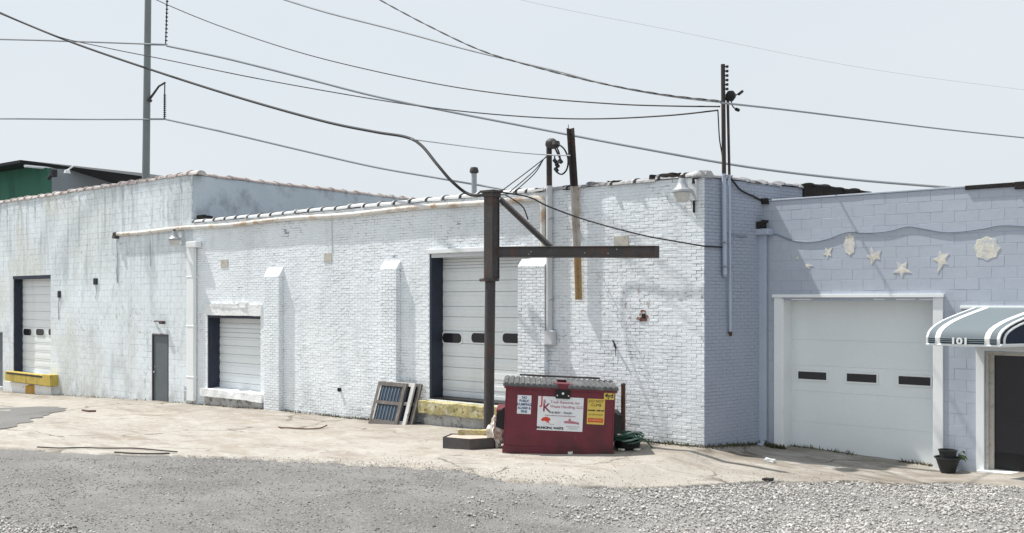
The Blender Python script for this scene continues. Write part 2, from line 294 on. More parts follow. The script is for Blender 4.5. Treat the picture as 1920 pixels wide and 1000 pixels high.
class MB:
    """Collects shapes; build() links them as ONE mesh object."""
    def __init__(s): s.v = []; s.f = []; s.m = []
    def add(s, vs, fs, mi=0):
        k = len(s.v); s.v += [Vector(v) for v in vs]; s.f += [tuple(i + k for i in f) for f in fs]; s.m += [mi] * len(fs); return s
    def box(s, x0, x1, y0, y1, z0, z1, mi=0):
        vs = [(x, y, z) for z in (z0, z1) for y in (y0, y1) for x in (x0, x1)]
        return s.add(vs, [(0, 2, 3, 1), (4, 5, 7, 6), (0, 1, 5, 4), (2, 6, 7, 3), (0, 4, 6, 2), (1, 3, 7, 5)], mi)
    def obox(s, o, ex, ey, ez, a, b, c, mi=0):
        """Box from o along three directions."""
        o = Vector(o); ex, ey, ez = Vector(ex) * a, Vector(ey) * b, Vector(ez) * c
        vs = [o + i * ex + j * ey + k * ez for k in (0, 1) for j in (0, 1) for i in (0, 1)]
        return s.add(vs, [(0, 2, 3, 1), (4, 5, 7, 6), (0, 1, 5, 4), (2, 6, 7, 3), (0, 4, 6, 2), (1, 3, 7, 5)], mi)
    def quad(s, a, b, c, d, mi=0): return s.add([a, b, c, d], [(0, 1, 2, 3)], mi)
    def tube(s, pts, r, n=8, mi=0, cap=True):
        pts = [Vector(p) for p in pts]; rs = r if isinstance(r, (list, tuple)) else [r] * len(pts); vs = []
        up = None
        for i, p in enumerate(pts):
            d = (pts[min(i + 1, len(pts) - 1)] - pts[max(i - 1, 0)]).normalized()
            if up is None: up = Vector((0, 0, 1)) if abs(d.z) < .9 else Vector((1, 0, 0))
            a = d.cross(up).normalized(); up = a.cross(d).normalized()
            vs += [p + (a * math.cos(t) + up * math.sin(t)) * rs[i] for t in [2 * math.pi * j / n for j in range(n)]]
        fs = [(i * n + j, i * n + (j + 1) % n, (i + 1) * n + (j + 1) % n, (i + 1) * n + j) for i in range(len(pts) - 1) for j in range(n)]
        if cap: fs += [tuple(range(n))[::-1], tuple((len(pts) - 1) * n + j for j in range(n))]
        return s.add(vs, fs, mi)
    def lathe(s, prof, c, n=20, mi=0, axis='Z'):
        c = Vector(c); vs = []
        for r, h in prof:
            for j in range(n):
                t = 2 * math.pi * j / n; q = (r * math.cos(t), r * math.sin(t), h)
                vs.append(c + Vector(q if axis == 'Z' else (q[0], -q[2], q[1])))
        k = len(prof)
        fs = [(i * n + j, i * n + (j + 1) % n, (i + 1) * n + (j + 1) % n, (i + 1) * n + j) for i in range(k - 1) for j in range(n)]
        fs += [tuple(range(n))[::-1], tuple((k - 1) * n + j for j in range(n))]
        return s.add(vs, fs, mi)
    def prism(s, poly, a, b, mi=0):
        """Extrude a polygon of 3D points by the vector b-a."""
        n = len(poly); d = Vector(b) - Vector(a); p = [Vector(q) for q in poly]
        return s.add(p + [q + d for q in p], [tuple(range(n)), tuple(range(2 * n - 1, n - 1, -1))] + [(i, n + i, n + (i + 1) % n, (i + 1) % n) for i in range(n)], mi)
    def lumpy(s, x0, x1, y0, y1, z0, z1, step=.08, amp=.03, freq=5., mi=0):
        """A rough cast block: a box with a gridded, noise-pushed skin."""
        bm = bmesh.new(); bmesh.ops.create_cube(bm, size=1)
        for v in bm.verts: v.co = Vector((x0 + (v.co.x + .5) * (x1 - x0), y0 + (v.co.y + .5) * (y1 - y0), z0 + (v.co.z + .5) * (z1 - z0)))
        for ax, ln in ((0, x1 - x0), (1, y1 - y0), (2, z1 - z0)):
            es = [e for e in bm.edges if abs((e.verts[0].co - e.verts[1].co)[ax]) > ln * .9]
            bmesh.ops.subdivide_edges(bm, edges=es, cuts=max(1, int(ln / step)), use_grid_fill=True)
        for v in bm.verts:
            v.co += noise.noise_vector(v.co * freq) * amp + noise.noise_vector(v.co * freq * 3) * amp * .4
        bm.verts.index_update(); k = len(s.v); s.v += [v.co.copy() for v in bm.verts]; s.f += [tuple(k + v.index for v in f.verts) for f in bm.faces]; s.m += [mi] * len(bm.faces); bm.free()
        return s
    def build(s, name, mats, parent=None, smooth=False, local=False, bevel=0., root_at=None, base=None):
        mats = mats if isinstance(mats, (list, tuple)) else [mats]
        me = bpy.data.meshes.new(name); vs = s.v; loc = Vector()
        if not local:
            if parent is not None:
                inv = at_of(parent).inverted(); vs = [inv @ v for v in vs]
            else:
                xs = [v.x for v in vs]; ys = [v.y for v in vs]
                loc = Vector(base) if base is not None else Vector(((min(xs) + max(xs)) / 2, (min(ys) + max(ys)) / 2, min(v.z for v in vs))); vs = [v - loc for v in vs]
        me.from_pydata([tuple(v) for v in vs], [], s.f)
        for m in mats: me.materials.append(m)
        for p, mi in zip(me.polygons, s.m): p.material_index = mi; p.use_smooth = smooth
        bm = bmesh.new(); bm.from_mesh(me); bmesh.ops.recalc_face_normals(bm, faces=bm.faces); bm.to_mesh(me); bm.free()
        o = bpy.data.objects.new(name, me); o.location = loc; link(o, parent)
        WORLD_AT[o.name] = at_of(parent) if parent is not None else Matrix.Translation(loc)
        if bevel:
            b = o.modifiers.new('edge', 'BEVEL'); b.width = bevel; b.segments = 2; b.limit_method = 'ANGLE'; b.angle_limit = R(40)
        if smooth:
            try: me.set_sharp_from_angle(angle=R(40))
            except Exception: pass
        return o
def copy_tree(o, parent=None):
    c = o.copy(); COL.objects.link(c); c.parent = parent; WORLD_AT[c.name] = Matrix()
    for ch in list(o.children): copy_tree(ch, c)
    return c
def np_obj(name, V, Fq, material, parent=None, smooth=False):
    V = np.asarray(V, dtype=np.float32); Fq = np.asarray(Fq, dtype=np.int32); k = Fq.shape[1]
    me = bpy.data.meshes.new(name); me.vertices.add(len(V)); me.vertices.foreach_set('co', V.ravel())
    me.loops.add(Fq.size); me.loops.foreach_set('vertex_index', Fq.ravel()); me.polygons.add(len(Fq))
    me.polygons.foreach_set('loop_start', np.arange(0, Fq.size, k, dtype=np.int32)); me.update(calc_edges=True); me.validate()
    me.materials.append(material); o = bpy.data.objects.new(name, me); link(o, parent)
    me.polygons.foreach_set('use_smooth', np.full(len(Fq), smooth, dtype=bool)); me.update()
    return o

# ------------------------------------------------------------------ masonry
def layout(x0, x1, z0, z1, Lb, H, holes, wob=0.):
    """Courses in running bond, cut at the holes: (xa, xb, za, zb, whole?)."""
    out = []; k = 0; z = z0
    while z < z1 - .01:
        zt = min(z + H, z1); zm = (z + zt) / 2
        iv = [(x0, x1)]
        for (a, b, c, d) in holes:
            if c < zm < d:
                iv = [(p, q) for (s, e) in iv for (p, q) in ((s, min(e, a)), (max(s, b), e)) if q - p > .03]
        for (s, e) in iv:
            x = x0 - (Lb / 2 if k % 2 else 0) - (random.random() * wob)
            while x < e:
                a, b = max(x, s), min(x + Lb, e)
                if b - a > .035: out.append((a, b, z, zt, b - a > Lb * .98 and zt - z > H * .98))
                x += Lb
        z += H; k += 1
    return out
TEMPF = np.array([(8, 9, 10, 11), (4, 5, 9, 8), (5, 6, 10, 9), (6, 7, 11, 10), (7, 4, 8, 11), (0, 1, 5, 4), (1, 2, 6, 5), (2, 3, 7, 6), (3, 0, 4, 7)])
def piece(w, h, dep, ins, jit=0.):
    """One brick or block lying face outwards (-Y): back ring, edge ring, softened face ring."""
    r = lambda: random.uniform(-jit, jit)
    back = [(-w / 2, dep, -h / 2), (w / 2, dep, -h / 2), (w / 2, dep, h / 2), (-w / 2, dep, h / 2)]
    mid = [(x + r(), ins * .9 + r() * .5, z + r()) for x, _, z in back]
    fr = [(x - math.copysign(ins, x) + r(), r() * .6, z - math.copysign(ins, z) + r()) for x, _, z in back]
    return back + mid + fr
def masonry(parent, rects, O, ang, names, material, joint, dep, ins, jit, prot, n_single, vis=lambda x, z: True):
    """Lay the pieces on a wall that starts at O and runs at angle ang; the n_single that show largest are objects of their own, the rest one mesh."""
    ex = Vector((math.cos(ang), math.sin(ang), 0)); nrm = Vector((math.sin(ang), -math.cos(ang), 0)); O = Vector(O)
    def key(r):
        p = O + ex * ((r[0] + r[1]) / 2); p.z = (r[2] + r[3]) / 2
        px, py, z = toPx(p); ok = -5 < px < 1925 and -5 < py < 1005 and z > 1 and vis(p.x, p.z) and (r[1] - r[0]) > .06
        return (0 if ok else 1, (p - CAM).length)
    rs = sorted(rects, key=key); single = [r for r in rs[:n_single] if key(r)[0] == 0]; rest = rs[len(single):]
    inv = at_of(parent).inverted()
    w0, h0 = [(r[1] - r[0], r[3] - r[2]) for r in rects if r[4]][0]
    variants = []
    for _ in range(8):
        me = bpy.data.meshes.new(names[0]); me.from_pydata(piece(w0 - joint, h0 - joint, dep, ins, jit), [], [tuple(f) for f in TEMPF]); me.materials.append(material); me.update(); variants.append(me)
    for r in single:
        c = O + ex * ((r[0] + r[1]) / 2); c.z = (r[2] + r[3]) / 2
        c += nrm * (noise.noise(c * .9) * prot + random.uniform(-1, 1) * prot * .45)
        if r[4]: me = random.choice(variants)
        else:
            me = bpy.data.meshes.new(names[0]); me.from_pydata(piece(r[1] - r[0] - joint, r[3] - r[2] - joint, dep, ins, jit), [], [tuple(f) for f in TEMPF]); me.materials.append(material); me.update()
        o = bpy.data.objects.new(names[0], me); link(o, parent); o.location = inv @ c; o.rotation_euler = (random.uniform(-.006, .006), random.uniform(-.008, .008), ang)
    if rest:
        V = np.zeros((len(rest), 12, 3)); ca, sa = math.cos(ang), math.sin(ang); oi = inv.translation
        for i, r in enumerate(rest):
            p = np.array(piece(r[1] - r[0] - joint, r[3] - r[2] - joint, dep, ins, jit))
            c = O + ex * ((r[0] + r[1]) / 2); c.z = (r[2] + r[3]) / 2; c += nrm * (noise.noise(c * .9) * prot + random.uniform(-1, 1) * prot * .45)
            V[i, :, 0] = c.x + oi.x + p[:, 0] * ca - p[:, 1] * sa; V[i, :, 1] = c.y + oi.y + p[:, 0] * sa + p[:, 1] * ca; V[i, :, 2] = c.z + oi.z + p[:, 2]
        Fq = (TEMPF[None] + 12 * np.arange(len(rest))[:, None, None]).reshape(-1, 4)
        o = np_obj(names[1], V.reshape(-1, 3), Fq, material, parent); o['kind'] = 'stuff'
def wall_skin(mb, x0, x1, z0, z1, holes, y, depth, mi=0, mj=None):
    """Front skin of a wall with openings and their reveals, in the wall's own axes."""
    xs = sorted({x0, x1, *[h[0] for h in holes], *[h[1] for h in holes]}); zs = sorted({z0, z1, *[h[2] for h in holes], *[h[3] for h in holes]})
    xs = [x for x in xs if x0 <= x <= x1]; zs = [z for z in zs if z0 <= z <= z1]
    for a, b in zip(xs, xs[1:]):
        for c, d in zip(zs, zs[1:]):
            if not any(h[0] < (a + b) / 2 < h[1] and h[2] < (c + d) / 2 < h[3] for h in holes): mb.quad((a, y, c), (b, y, c), (b, y, d), (a, y, d), mi)
    for a, b, c, d in holes:
        j = mi if mj is None else mj
        mb.quad((a, y, c), (a, y, d), (a, y + depth, d), (a, y + depth, c), j); mb.quad((b, y, c), (b, y + depth, c), (b, y + depth, d), (b, y, d), j)
        mb.quad((a, y, d), (b, y, d), (b, y + depth, d), (a, y + depth, d), j); mb.quad((a, y, c), (a, y + depth, c), (b, y + depth, c), (b, y, c), j)

def wb(mb, px0, px1, py0, py1, Y0, Y1, mi=0):
    """A box on a wall parallel to the facade, seen at these columns and rows: front face at Y0, back at Y1."""
    pm = (px0 + px1) / 2; return mb.box(PX(px0, Y0), PX(px1, Y0), Y0, Y1, PZ(pm, py1, Y0), PZ(pm, py0, Y0), mi)

def tile_mesh(name, Lt, wid, hgt, material, collar=None):
    """A salt-glazed coping tile: saddle-backed, with a raised collar at one end."""
    mb = MB(); n = 8
    def ring(x, s, dz=0.): return [(x, (-math.cos(math.pi * j / n)) * wid / 2 * s, math.sin(math.pi * j / n) ** .8 * hgt * s + dz) for j in range(n + 1)]
    prof = [(0, 1.22), (.05, 1.25), (.075, 1.2), (.09, 1.0), (Lt - .012, .97)]
    vs = []; m = n + 1
    for x, s in prof: vs += ring(x, s)
    fs = [(i * m + j, i * m + j + 1, (i + 1) * m + j + 1, (i + 1) * m + j) for i in range(len(prof) - 1) for j in range(n)] + [tuple(range(m))[::-1], tuple((len(prof) - 1) * m + j for j in range(m))]
    mb.add(vs, fs)
    me = bpy.data.meshes.new(name); me.from_pydata([tuple(v) for v in mb.v], [], mb.f); me.materials.append(material); me.materials.append(collar or material)
    for q in me.polygons[n:3 * n]: q.material_index = 1
    me.update()
    bm = bmesh.new(); bm.from_mesh(me); bmesh.ops.recalc_face_normals(bm, faces=bm.faces); bm.to_mesh(me); bm.free()
    return me
def coping(parent, A, B, Lt, wid, hgt, material, skip=0., tilt=.012, drop=0., collar=None):
    A, B = Vector(A), Vector(B); d = (B - A); n = int(d.length / Lt); d.normalize(); inv = at_of(parent).inverted(); ang = math.atan2(d.y, d.x)
    mes = [tile_mesh('coping_tile', Lt * random.uniform(.97, 1.0), wid, hgt * random.uniform(.9, 1.1), material, collar) for _ in range(3)]
    for i in range(n + 1):
        if random.random() < skip: continue
        o = bpy.data.objects.new('coping_tile', random.choice(mes)); link(o, parent)
        o.location = inv @ (A + d * (i * Lt) + Vector((0, 0, random.uniform(-1, 1) * tilt - drop))); o.rotation_euler = (random.uniform(-tilt, tilt) * 4, random.uniform(-tilt, tilt) * 2.5, ang + random.uniform(-tilt, tilt) * 2)

def roll_door(parent, px0, px1, py0, py1, Y, lines, win=None, mat_=None, win_mat=None, round_win=True, x1=None, gap=.006, back=None):
    """A sectional roll-up door: panels part by part, recessed behind the wall, with its windows."""
    mat_ = mat_ or door_white; xa, xb = PX(px0, Y), (PX(px1, Y) if x1 is None else x1); pm = (px0 + px1) / 2
    za, zb = PZ(pm, py1, Y), PZ(pm, py0, Y)
    d = MB().box(xa, xb, Y + .03, Y + .07, za, zb).build('roll_up_door', back or rib_grey, parent)
    zs = [zb] + [PZ(pm, l, Y) for l in lines] + [za]
    holes = []
    if win:
        for (a, b, c, e) in win: holes.append((PX(a, Y), PX(b, Y), PZ((a + b) / 2, e, Y), PZ((a + b) / 2, c, Y)))
    for t, b in zip(zs, zs[1:]):
        mb = MB(); g = gap; h = t - b
        mb.box(xa, xb, Y + .004, Y + .028, b + g, t - g)
        if h > .16 and gap > .003: mb.box(xa, xb, Y - .004, Y + .004, b + h * .28, t - h * .28)
        mb.build('panel', mat_, d, bevel=.004)
    for (a, b, c, e) in holes:
        w, h = b - a, e - c
        def rr(gx, y, k):
            r = (min(w, h) / 2 if round_win else .01) * .8; pts = []
            for cx, cz, t0 in ((b + gx - r, e + gx - r, 0), (a - gx + r, e + gx - r, 90), (a - gx + r, c - gx + r, 180), (b + gx - r, c - gx + r, 270)):
                pts += [(cx + r * math.cos(R(t0 + t)), y, cz + r * math.sin(R(t0 + t))) for t in (0, 30, 60, 90)]
            return pts
        fr = MB().prism(rr(.03, Y - .005, 0), (0, 0, 0), (0, -.015, 0)).build('window_frame', trim_white, d)
        MB().prism(rr(0, Y - .021, 0), (0, 0, 0), (0, -.004, 0)).build('window_pane', win_mat or glass_dark, d)
    return d

# ------------------------------------------------------------------ the ground
xs = np.array([-500, -250, -130, -90] + list(np.arange(-70, 14.1, .35)) + [25, 60, 150, 400.]); ys = np.array([-400, -150, -60, -35] + list(np.arange(-24, 4.1, .35)) + [15, 60, 150, 500.])
GX, GY = np.meshgrid(xs, ys); GZ = gz(GX, GY) + .02 * np.sin(GX * .9 + GY * .4) * np.sin(GY * .7) - .03
V = np.stack([GX, GY, GZ], -1).reshape(-1, 3); nx = len(xs); ii = (np.arange(len(ys) - 1)[:, None] * nx + np.arange(nx - 1)[None]).ravel()
g = np_obj('ground', V, np.stack([ii, ii + 1, ii + nx + 1, ii + nx], 1), M_asphalt, smooth=True); tag(g, 'grey stony asphalt yard in front of the buildings', kind='structure')
edge_px = [(-260, 818), (0, 838), (60, 842), (200, 848), (330, 856), (500, 862), (700, 869), (850, 882), (960, 903), (1100, 912), (1300, 915), (1450, 905), (1600, 901), (1750, 906), (1920, 914), (2200, 925), (2600, 935)]
ep = sorted([(PG(x, y).x, PG(x, y).y) for x, y in edge_px])
def edge_y(x):
    y = np.interp(x, [p[0] for p in ep], [p[1] for p in ep])
    return y + .28 * noise.noise(Vector((x * .9, 3.3, 0))) + .16 * noise.noise(Vector((x * 3.1, 7.7, 0))) + .10 * noise.noise(Vector((x * 7, 1.7, 0))) + .07 * noise.noise(Vector((x * 17, 4.7, 0)))
cols = np.arange(-68, 10, .07); NR = 34; V = []
for x in cols:
    y0 = edge_y(x); y1 = 2.2
    for j in range(NR):
        f = (j / (NR - 1)) ** 1.5; y = y0 + (y1 - y0) * f
        z = float(gz(x, y)) + .02 * math.sin(x * .9 + y * .4) * math.sin(y * .7) + .012 + .014 * noise.noise(Vector((x * .7, y * .9, 0))) + .006 * noise.noise(Vector((x * 3, y * 3, 5)))
        if j == 0: z -= .06
        elif j == 1: z -= .012
        V.append((x, y, z))
ii = (np.arange(len(cols) - 1)[:, None] * NR + np.arange(NR - 1)[None]).ravel()
a = np_obj('concrete_apron', V, np.stack([ii, ii + NR, ii + NR + 1, ii + 1], 1), M_conc, smooth=True); tag(a, 'stained cream concrete apron along the foot of the buildings', kind='structure')
def apron_z(x, y): return float(gz(x, y)) + .02 * math.sin(x * .9 + y * .4) * math.sin(y * .7) + .012
# dark asphalt patch at the far left of the apron
pp = [PG(x, y) for x, y in [(-120, 772), (0, 766), (70, 764), (128, 768), (100, 777), (60, 790), (10, 806), (-40, 822), (-160, 822)]]
pq = []
for i in range(len(pp)):
    for k in range(10):
        q = pp[i].lerp(pp[(i + 1) % len(pp)], k / 10); w_ = noise.noise(Vector((q.x * 1.1, q.y * 1.1, 4))) * .3 + noise.noise(Vector((q.x * 4, q.y * 4, 8))) * .12; pq.append(Vector((q.x + w_, q.y + w_ * .6, q.z)))
pp = pq; mb = MB(); n = len(pp); c = sum(pp, Vector()) / n; c.z = apron_z(c.x, c.y) + .024
ring = [Vector((p.x, p.y, apron_z(p.x, p.y) + .016)) for p in pp]; low = [Vector((p.x, p.y, p.z - .03)) for p in ring]
for i in range(n): mb.add([ring[i], ring[(i + 1) % n], c], [(0, 1, 2)]); mb.quad(low[i], low[(i + 1) % n], ring[(i + 1) % n], ring[i])
tag(mb.build('asphalt_patch', M_patch), 'dark smooth asphalt patch let into the concrete apron', kind='structure')

# ------------------------------------------------------------------ block building (left)
ZLT = PZ(200, 351); ZBR = 5.24
blk = empty('block_building', (PX(180), 0, PZ(180, 745)), 'tall white painted concrete block warehouse with streaked weathered front and pink coping', 'warehouse')
dock_h = (PX(25), PX(95), PZ(60, 702), PZ(60, 518)); gd_h = (PX(285), PX(316), PZ(300, 753.5), PZ(300, 627)); ed_h = (PX(-70), PX(5), PZ(-30, 722), PZ(-30, 622))
holesL = [dock_h, gd_h, ed_h]
mb = MB(); wall_skin(mb, -66, XL, -1.6, ZLT, holesL, .0045, .5)
mb.box(-66, XL - .002, .55, 16, -1.6, ZLT - .35, 0); mb.build('wall', block_joint, blk)
for h in holesL: pass
masonry(blk, layout(-58, XL, -1.5, ZLT, .406, .203, holesL), (0, 0, 0), 0, ('block', 'block_course'), white_block, .007, .03, .0035, .0014, .0022, 300)
mb = MB(); mb.box(XL - .3, XL, .02, 17, 4.6, ZLT - .03); mb.build('side_wall', rendered, blk)
MB().box(-66, XL - .3, .3, 17, ZLT - .4, ZLT - .3).build('roof', roofing, blk)
coping(blk, (-60, .14, ZLT - .02), (XL - .2, .14, ZLT - .02), .6, .36, .13, tile_pink)
coping(blk, (XL - .15, .2, ZLT - .03), (XL - .15, 16, ZLT - .03), .6, .34, .12, tile_pink)
# loading door
MB().box(dock_h[0] + .005, dock_h[0] + .05, .02, .36, dock_h[2], dock_h[3] - .005).build('door_jamb', navy, blk)
wb(MB(), 24, 95, 517, 523, .0, .34).build('door_header', navy, blk)
roll_door(blk, 42, 95, 522, 702, .34, [538, 553, 567, 584, 600, 614, 631, 645, 660, 676, 690], [(45, 60, 617, 629), (68.5, 83.5, 617, 629), (92, 107, 617, 629)], x1=dock_h[1])
mb = MB(); wb(mb, 9, 88, 700.5, 719, -.28, 0); mb.build('dock_ledge', dock_yellow, blk, bevel=.012)
mb = MB(); wb(mb, 79, 94, 703, 724, -.30, 0); mb.build('ledge_bracket', dock_yellow, blk, bevel=.01)
wb(MB(), 12, 92, 702.5, 705.5, -.286, -.2).build('ledge_painted_shadow', black, blk)  # solid black strip painting in the shade along the ledge
mb = MB(); wb(mb, 6, 96, 720, 742, -.10, 0); mb.build('foundation', rough_white, blk)
# far-left door, grey steel door
MB().box(ed_h[0], ed_h[1], .2, .26, ed_h[2], ed_h[3]).build('door', grey_door, blk)
d = MB().box(gd_h[0] + .05, gd_h[1] - .05, .035, .08, gd_h[2], gd_h[3] - .05).build('door', grey_door, blk, bevel=.004); d['label'] = 'flush slate grey steel door'
mb = MB(); a, b, c, e = gd_h; mb.box(a, a + .05, -.005, .1, c, e); mb.box(b - .05, b, -.005, .1, c, e); mb.box(a + .05, b - .05, -.005, .1, e - .05, e); mb.build('door_frame', steel_dark, blk)
k = MB(); k.lathe([(.0, 0), (.035, .01), (.03, .06), (.0, .075)], (a + .14, .03, c + .95), 10, axis='Y'); k.lathe([(.0, 0), (.03, .008), (.0, .02)], (a + .14, .03, c + 1.12), 10, axis='Y'); k.build('handle', galv, d, smooth=True)
for (x0, x1, y0, y1) in ((107.5, 112, 546, 558.5), (174.5, 181, 522, 534)): wb(MB(), x0, x1, y0, y1, -.045, 0).build('wall_box', black, blk, bevel=.008)
mb = MB(); mb.tube([P(111, 559, -.03), P(109, 575, -.02), P(110, 600, -.02)], .012, 6); mb.tube([P(180, 536, -.03), P(181, 548, -.02), P(179, 560, -.02)], .008, 6); mb.build('loose_wire', cable_grey, blk, smooth=True)
mb = MB(); mb.tube([P(289, 603, -.02), P(294, 602, -.08), P(299, 604, -.12)], .02, 6); wb(mb, 298, 304, 602, 608, -.16, -.05); mb.build('door_lamp', steel_dark, blk)
mb = MB(); mb.tube([P(219, 450, -.03), P(220, 485, -.02), P(219, 510, -.02), P(220, 530, -.015)], .014, 6); mb.tube([P(281, 452, -.02), P(282, 500, -.02)], .008, 6); mb.build('drip_wire', cable_grey, blk, smooth=True)

# ------------------------------------------------------------------ brick building (middle)
bri = empty('brick_building', (PX(800), 0, PZ(800, 797)), 'long low white painted brick warehouse with sloped-cap pilasters and two roll-up doors', 'warehouse')
sw_h = (PX(389), PX(488), PZ(438, 735), PZ(438, 592)); mw_h = (PX(805), PX(990), PZ(897, 757), PZ(897, 473))
holesB = [sw_h, mw_h]
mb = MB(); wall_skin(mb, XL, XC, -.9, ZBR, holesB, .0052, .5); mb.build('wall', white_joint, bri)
masonry(bri, layout(XL, XC, -.85, ZBR, .213, .0677, holesB), (0, 0, 0), 0, ('brick', 'brick_course'), white_brick, .009, .03, .004, .0026, .0055, 300)
SD = Vector((PX(1432, YR) - XC, YR, 0)); SANG = math.atan2(SD.y, SD.x); SDn = SD.normalized(); SNRM = Vector((math.sin(SANG), -math.cos(SANG), 0)); SLEN = 5.6
def PS(px, py, off=0.0):
    """A point on the brick building's side wall (off = metres proud of it)."""
    d = ray(px, py); o = Vector((XC, 0, 0)) + SNRM * off; t = (o - CAM).dot(SNRM) / d.dot(SNRM); return CAM + d * t
s_tar = (PS(1505, 350) - Vector((XC, 0, 0))).dot(SDn)
sw = MB(); sw.obox(Vector((XC, 0, -.9)) + SNRM * -.006, SDn, -SNRM, (0, 0, 1), SLEN, .4, ZBR + .9 - .02); sw.build('side_wall', side_joint, bri)
masonry(bri, layout(0.0, s_tar, -.85, ZBR - .03, .213, .0677, []), (XC, 0, 0), SANG, ('side_brick', 'side_brick_course'), side_brick, .009, .03, .0045, .0022, .003, 0)
mb = MB(); mb.obox(Vector((XC, 0, ZBR - .62)) + SDn * s_tar + SNRM * .03, SDn, -SNRM, (0, 0, 1), SLEN - s_tar, .45, .70); mb.build('tar_flashing', tar, bri)
mb = MB(); mb.box(XL, XC, .4, 15, 4.7, ZBR - .25); mb.build('roof', roofing, bri)
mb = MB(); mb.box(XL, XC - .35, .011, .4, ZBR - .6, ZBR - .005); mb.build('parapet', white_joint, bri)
coping(bri, (XL + .05, .12, ZBR), (PX(985), .12, ZBR), .56, .34, .10, tile_white, collar=collar_dark)
coping(bri, (PX(985), .12, ZBR - .01), (XC - .25, .12, ZBR - .01), .56, .34, .09, tile_grey, skip=.0, tilt=.02, collar=collar_dark)
s0 = Vector((XC, 0, ZBR - .02)) - SNRM * .14
coping(bri, s0 + SDn * .12, s0 + SDn * (s_tar + .2), .56, .34, .09, tile_grey, tilt=.015, collar=tile_grey)
coping(bri, s0 + SDn * (s_tar + .3) + Vector((0, 0, .06)), s0 + SDn * SLEN + Vector((0, 0, .06)), .56, .34, .08, tar, tilt=.02)
mb = MB(); mb.lathe([(.0, .12), (.17, .11), (.21, .04), (.2, -.03), (.0, -.04)], (XC - .1, .12, ZBR), 12); mb.build('corner_tile', tile_grey, bri, smooth=True)
# tar lumps by the coping
for px, py, sx in ((1150, 343, .25), (1238, 331, .5), (1262, 329, .3), (1066, 352, .3), (1012, 357, .25)):
    p = P(px, py, -.02); MB().lumpy(p.x - sx / 2, p.x + sx / 2, -.03, .25, p.z - .035, p.z + .045, .06, .03, 7).build('tar_patch', tar, bri, smooth=True)
# pilasters with sloped brick caps
for (x0, x1, yt, yb, bot) in ((494, 522.5, 502, 519, 771), (712, 742.5, 490, 505, 800), (970.5, 1021, 485, 499, 830)):
    D = .16; xa, xb = PX(x0, -D), PX(x1, -D); pm = (x0 + x1) / 2; zt, zb = PZ(pm, yt, 0), PZ(pm, yb, -D); z0 = PZ(pm, bot, -D) - .3
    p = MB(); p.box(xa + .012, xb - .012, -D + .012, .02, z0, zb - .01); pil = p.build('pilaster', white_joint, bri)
    rc = layout(xa, xb, z0, zb, .213, .0677, []); V = []
    inv = at_of(bri).inverted()
    masonry(bri, rc, (0, -D, 0), 0, ('pilaster_brick', 'pilaster_course'), white_brick, .010, .03, .006, .0028, .003, 0)
    rs = layout(0, D, z0, zb, .11, .0677, [])
    masonry(bri, rs, (xb, -D, 0), math.pi / 2, ('pilaster_brick', 'pilaster_side_course'), white_brick, .010, .03, .006, .0028, .003, 0)
    n = 4                                                       # four stepped bricks make the sloped cap
    for i in range(n):
        y0 = -D + D * i / n; z1 = zb + (zt - zb) * i / n; z2 = zb + (zt - zb) * (i + 1) / n
        q = MB(); q.prism([(xa, -D + D * i / n, z1), (xa, .02, z1), (xa, .02, z2), (xa, -D + D * (i + .75) / n, z2)], (xa, 0, 0), (xb, 0, 0)); q.build('cap_brick', white_brick, bri, bevel=.006)
# small loading opening: lintel, jamb, door, sill
mb = MB(); x0, x1 = PX(384, -.05), PX(489, -.05); mb.lumpy(x0, x1, -.06, .05, PZ(436, 592, -.05), PZ(436, 571, -.05), .07, .014, 2.5)
for px, py, w, h in ((430, 573, .9, .08), (455, 571, .35, .1), (405, 572, .4, .05)):
    p = P(px, py, -.05); mb.lumpy(p.x - w / 2, p.x + w / 2, -.08, .03, p.z - h, p.z + h * .7, .07, .02, 3)
mb.build('lintel', rough_white, bri, smooth=True)
MB().box(sw_h[0] + .005, sw_h[0] + .05, .012, .42, sw_h[2], sw_h[3] - .004).build('door_jamb', navy, bri)
MB().box(sw_h[1] - .07, sw_h[1] - .004, .10, .42, sw_h[2], sw_h[3] - .004).build('door_jamb', navy, bri)
wb(MB(), 389, 488, 592, 597, .008, .40).build('door_header', navy, bri)
roll_door(bri, 410, 484, 597, 735, .40, [606, 616, 624, 633, 649, 665, 681, 701, 718], None, x1=sw_h[1] - .07)
mb = MB(); x0, x1 = PX(376, -.14), PX(492, -.14); mb.lumpy(x0, x1, -.16, .40, PZ(432, 748, -.14), PZ(432, 734, -.14), .08, .022, 4); mb.build('sill', rough_white, bri, smooth=True)
mb = MB(); mb.lumpy(x0 + .15, x1 - .1, -.09, .02, PZ(432, 768, -.1), PZ(432, 747, -.1), .08, .04, 4); mb.build('foundation', found, bri, smooth=True)
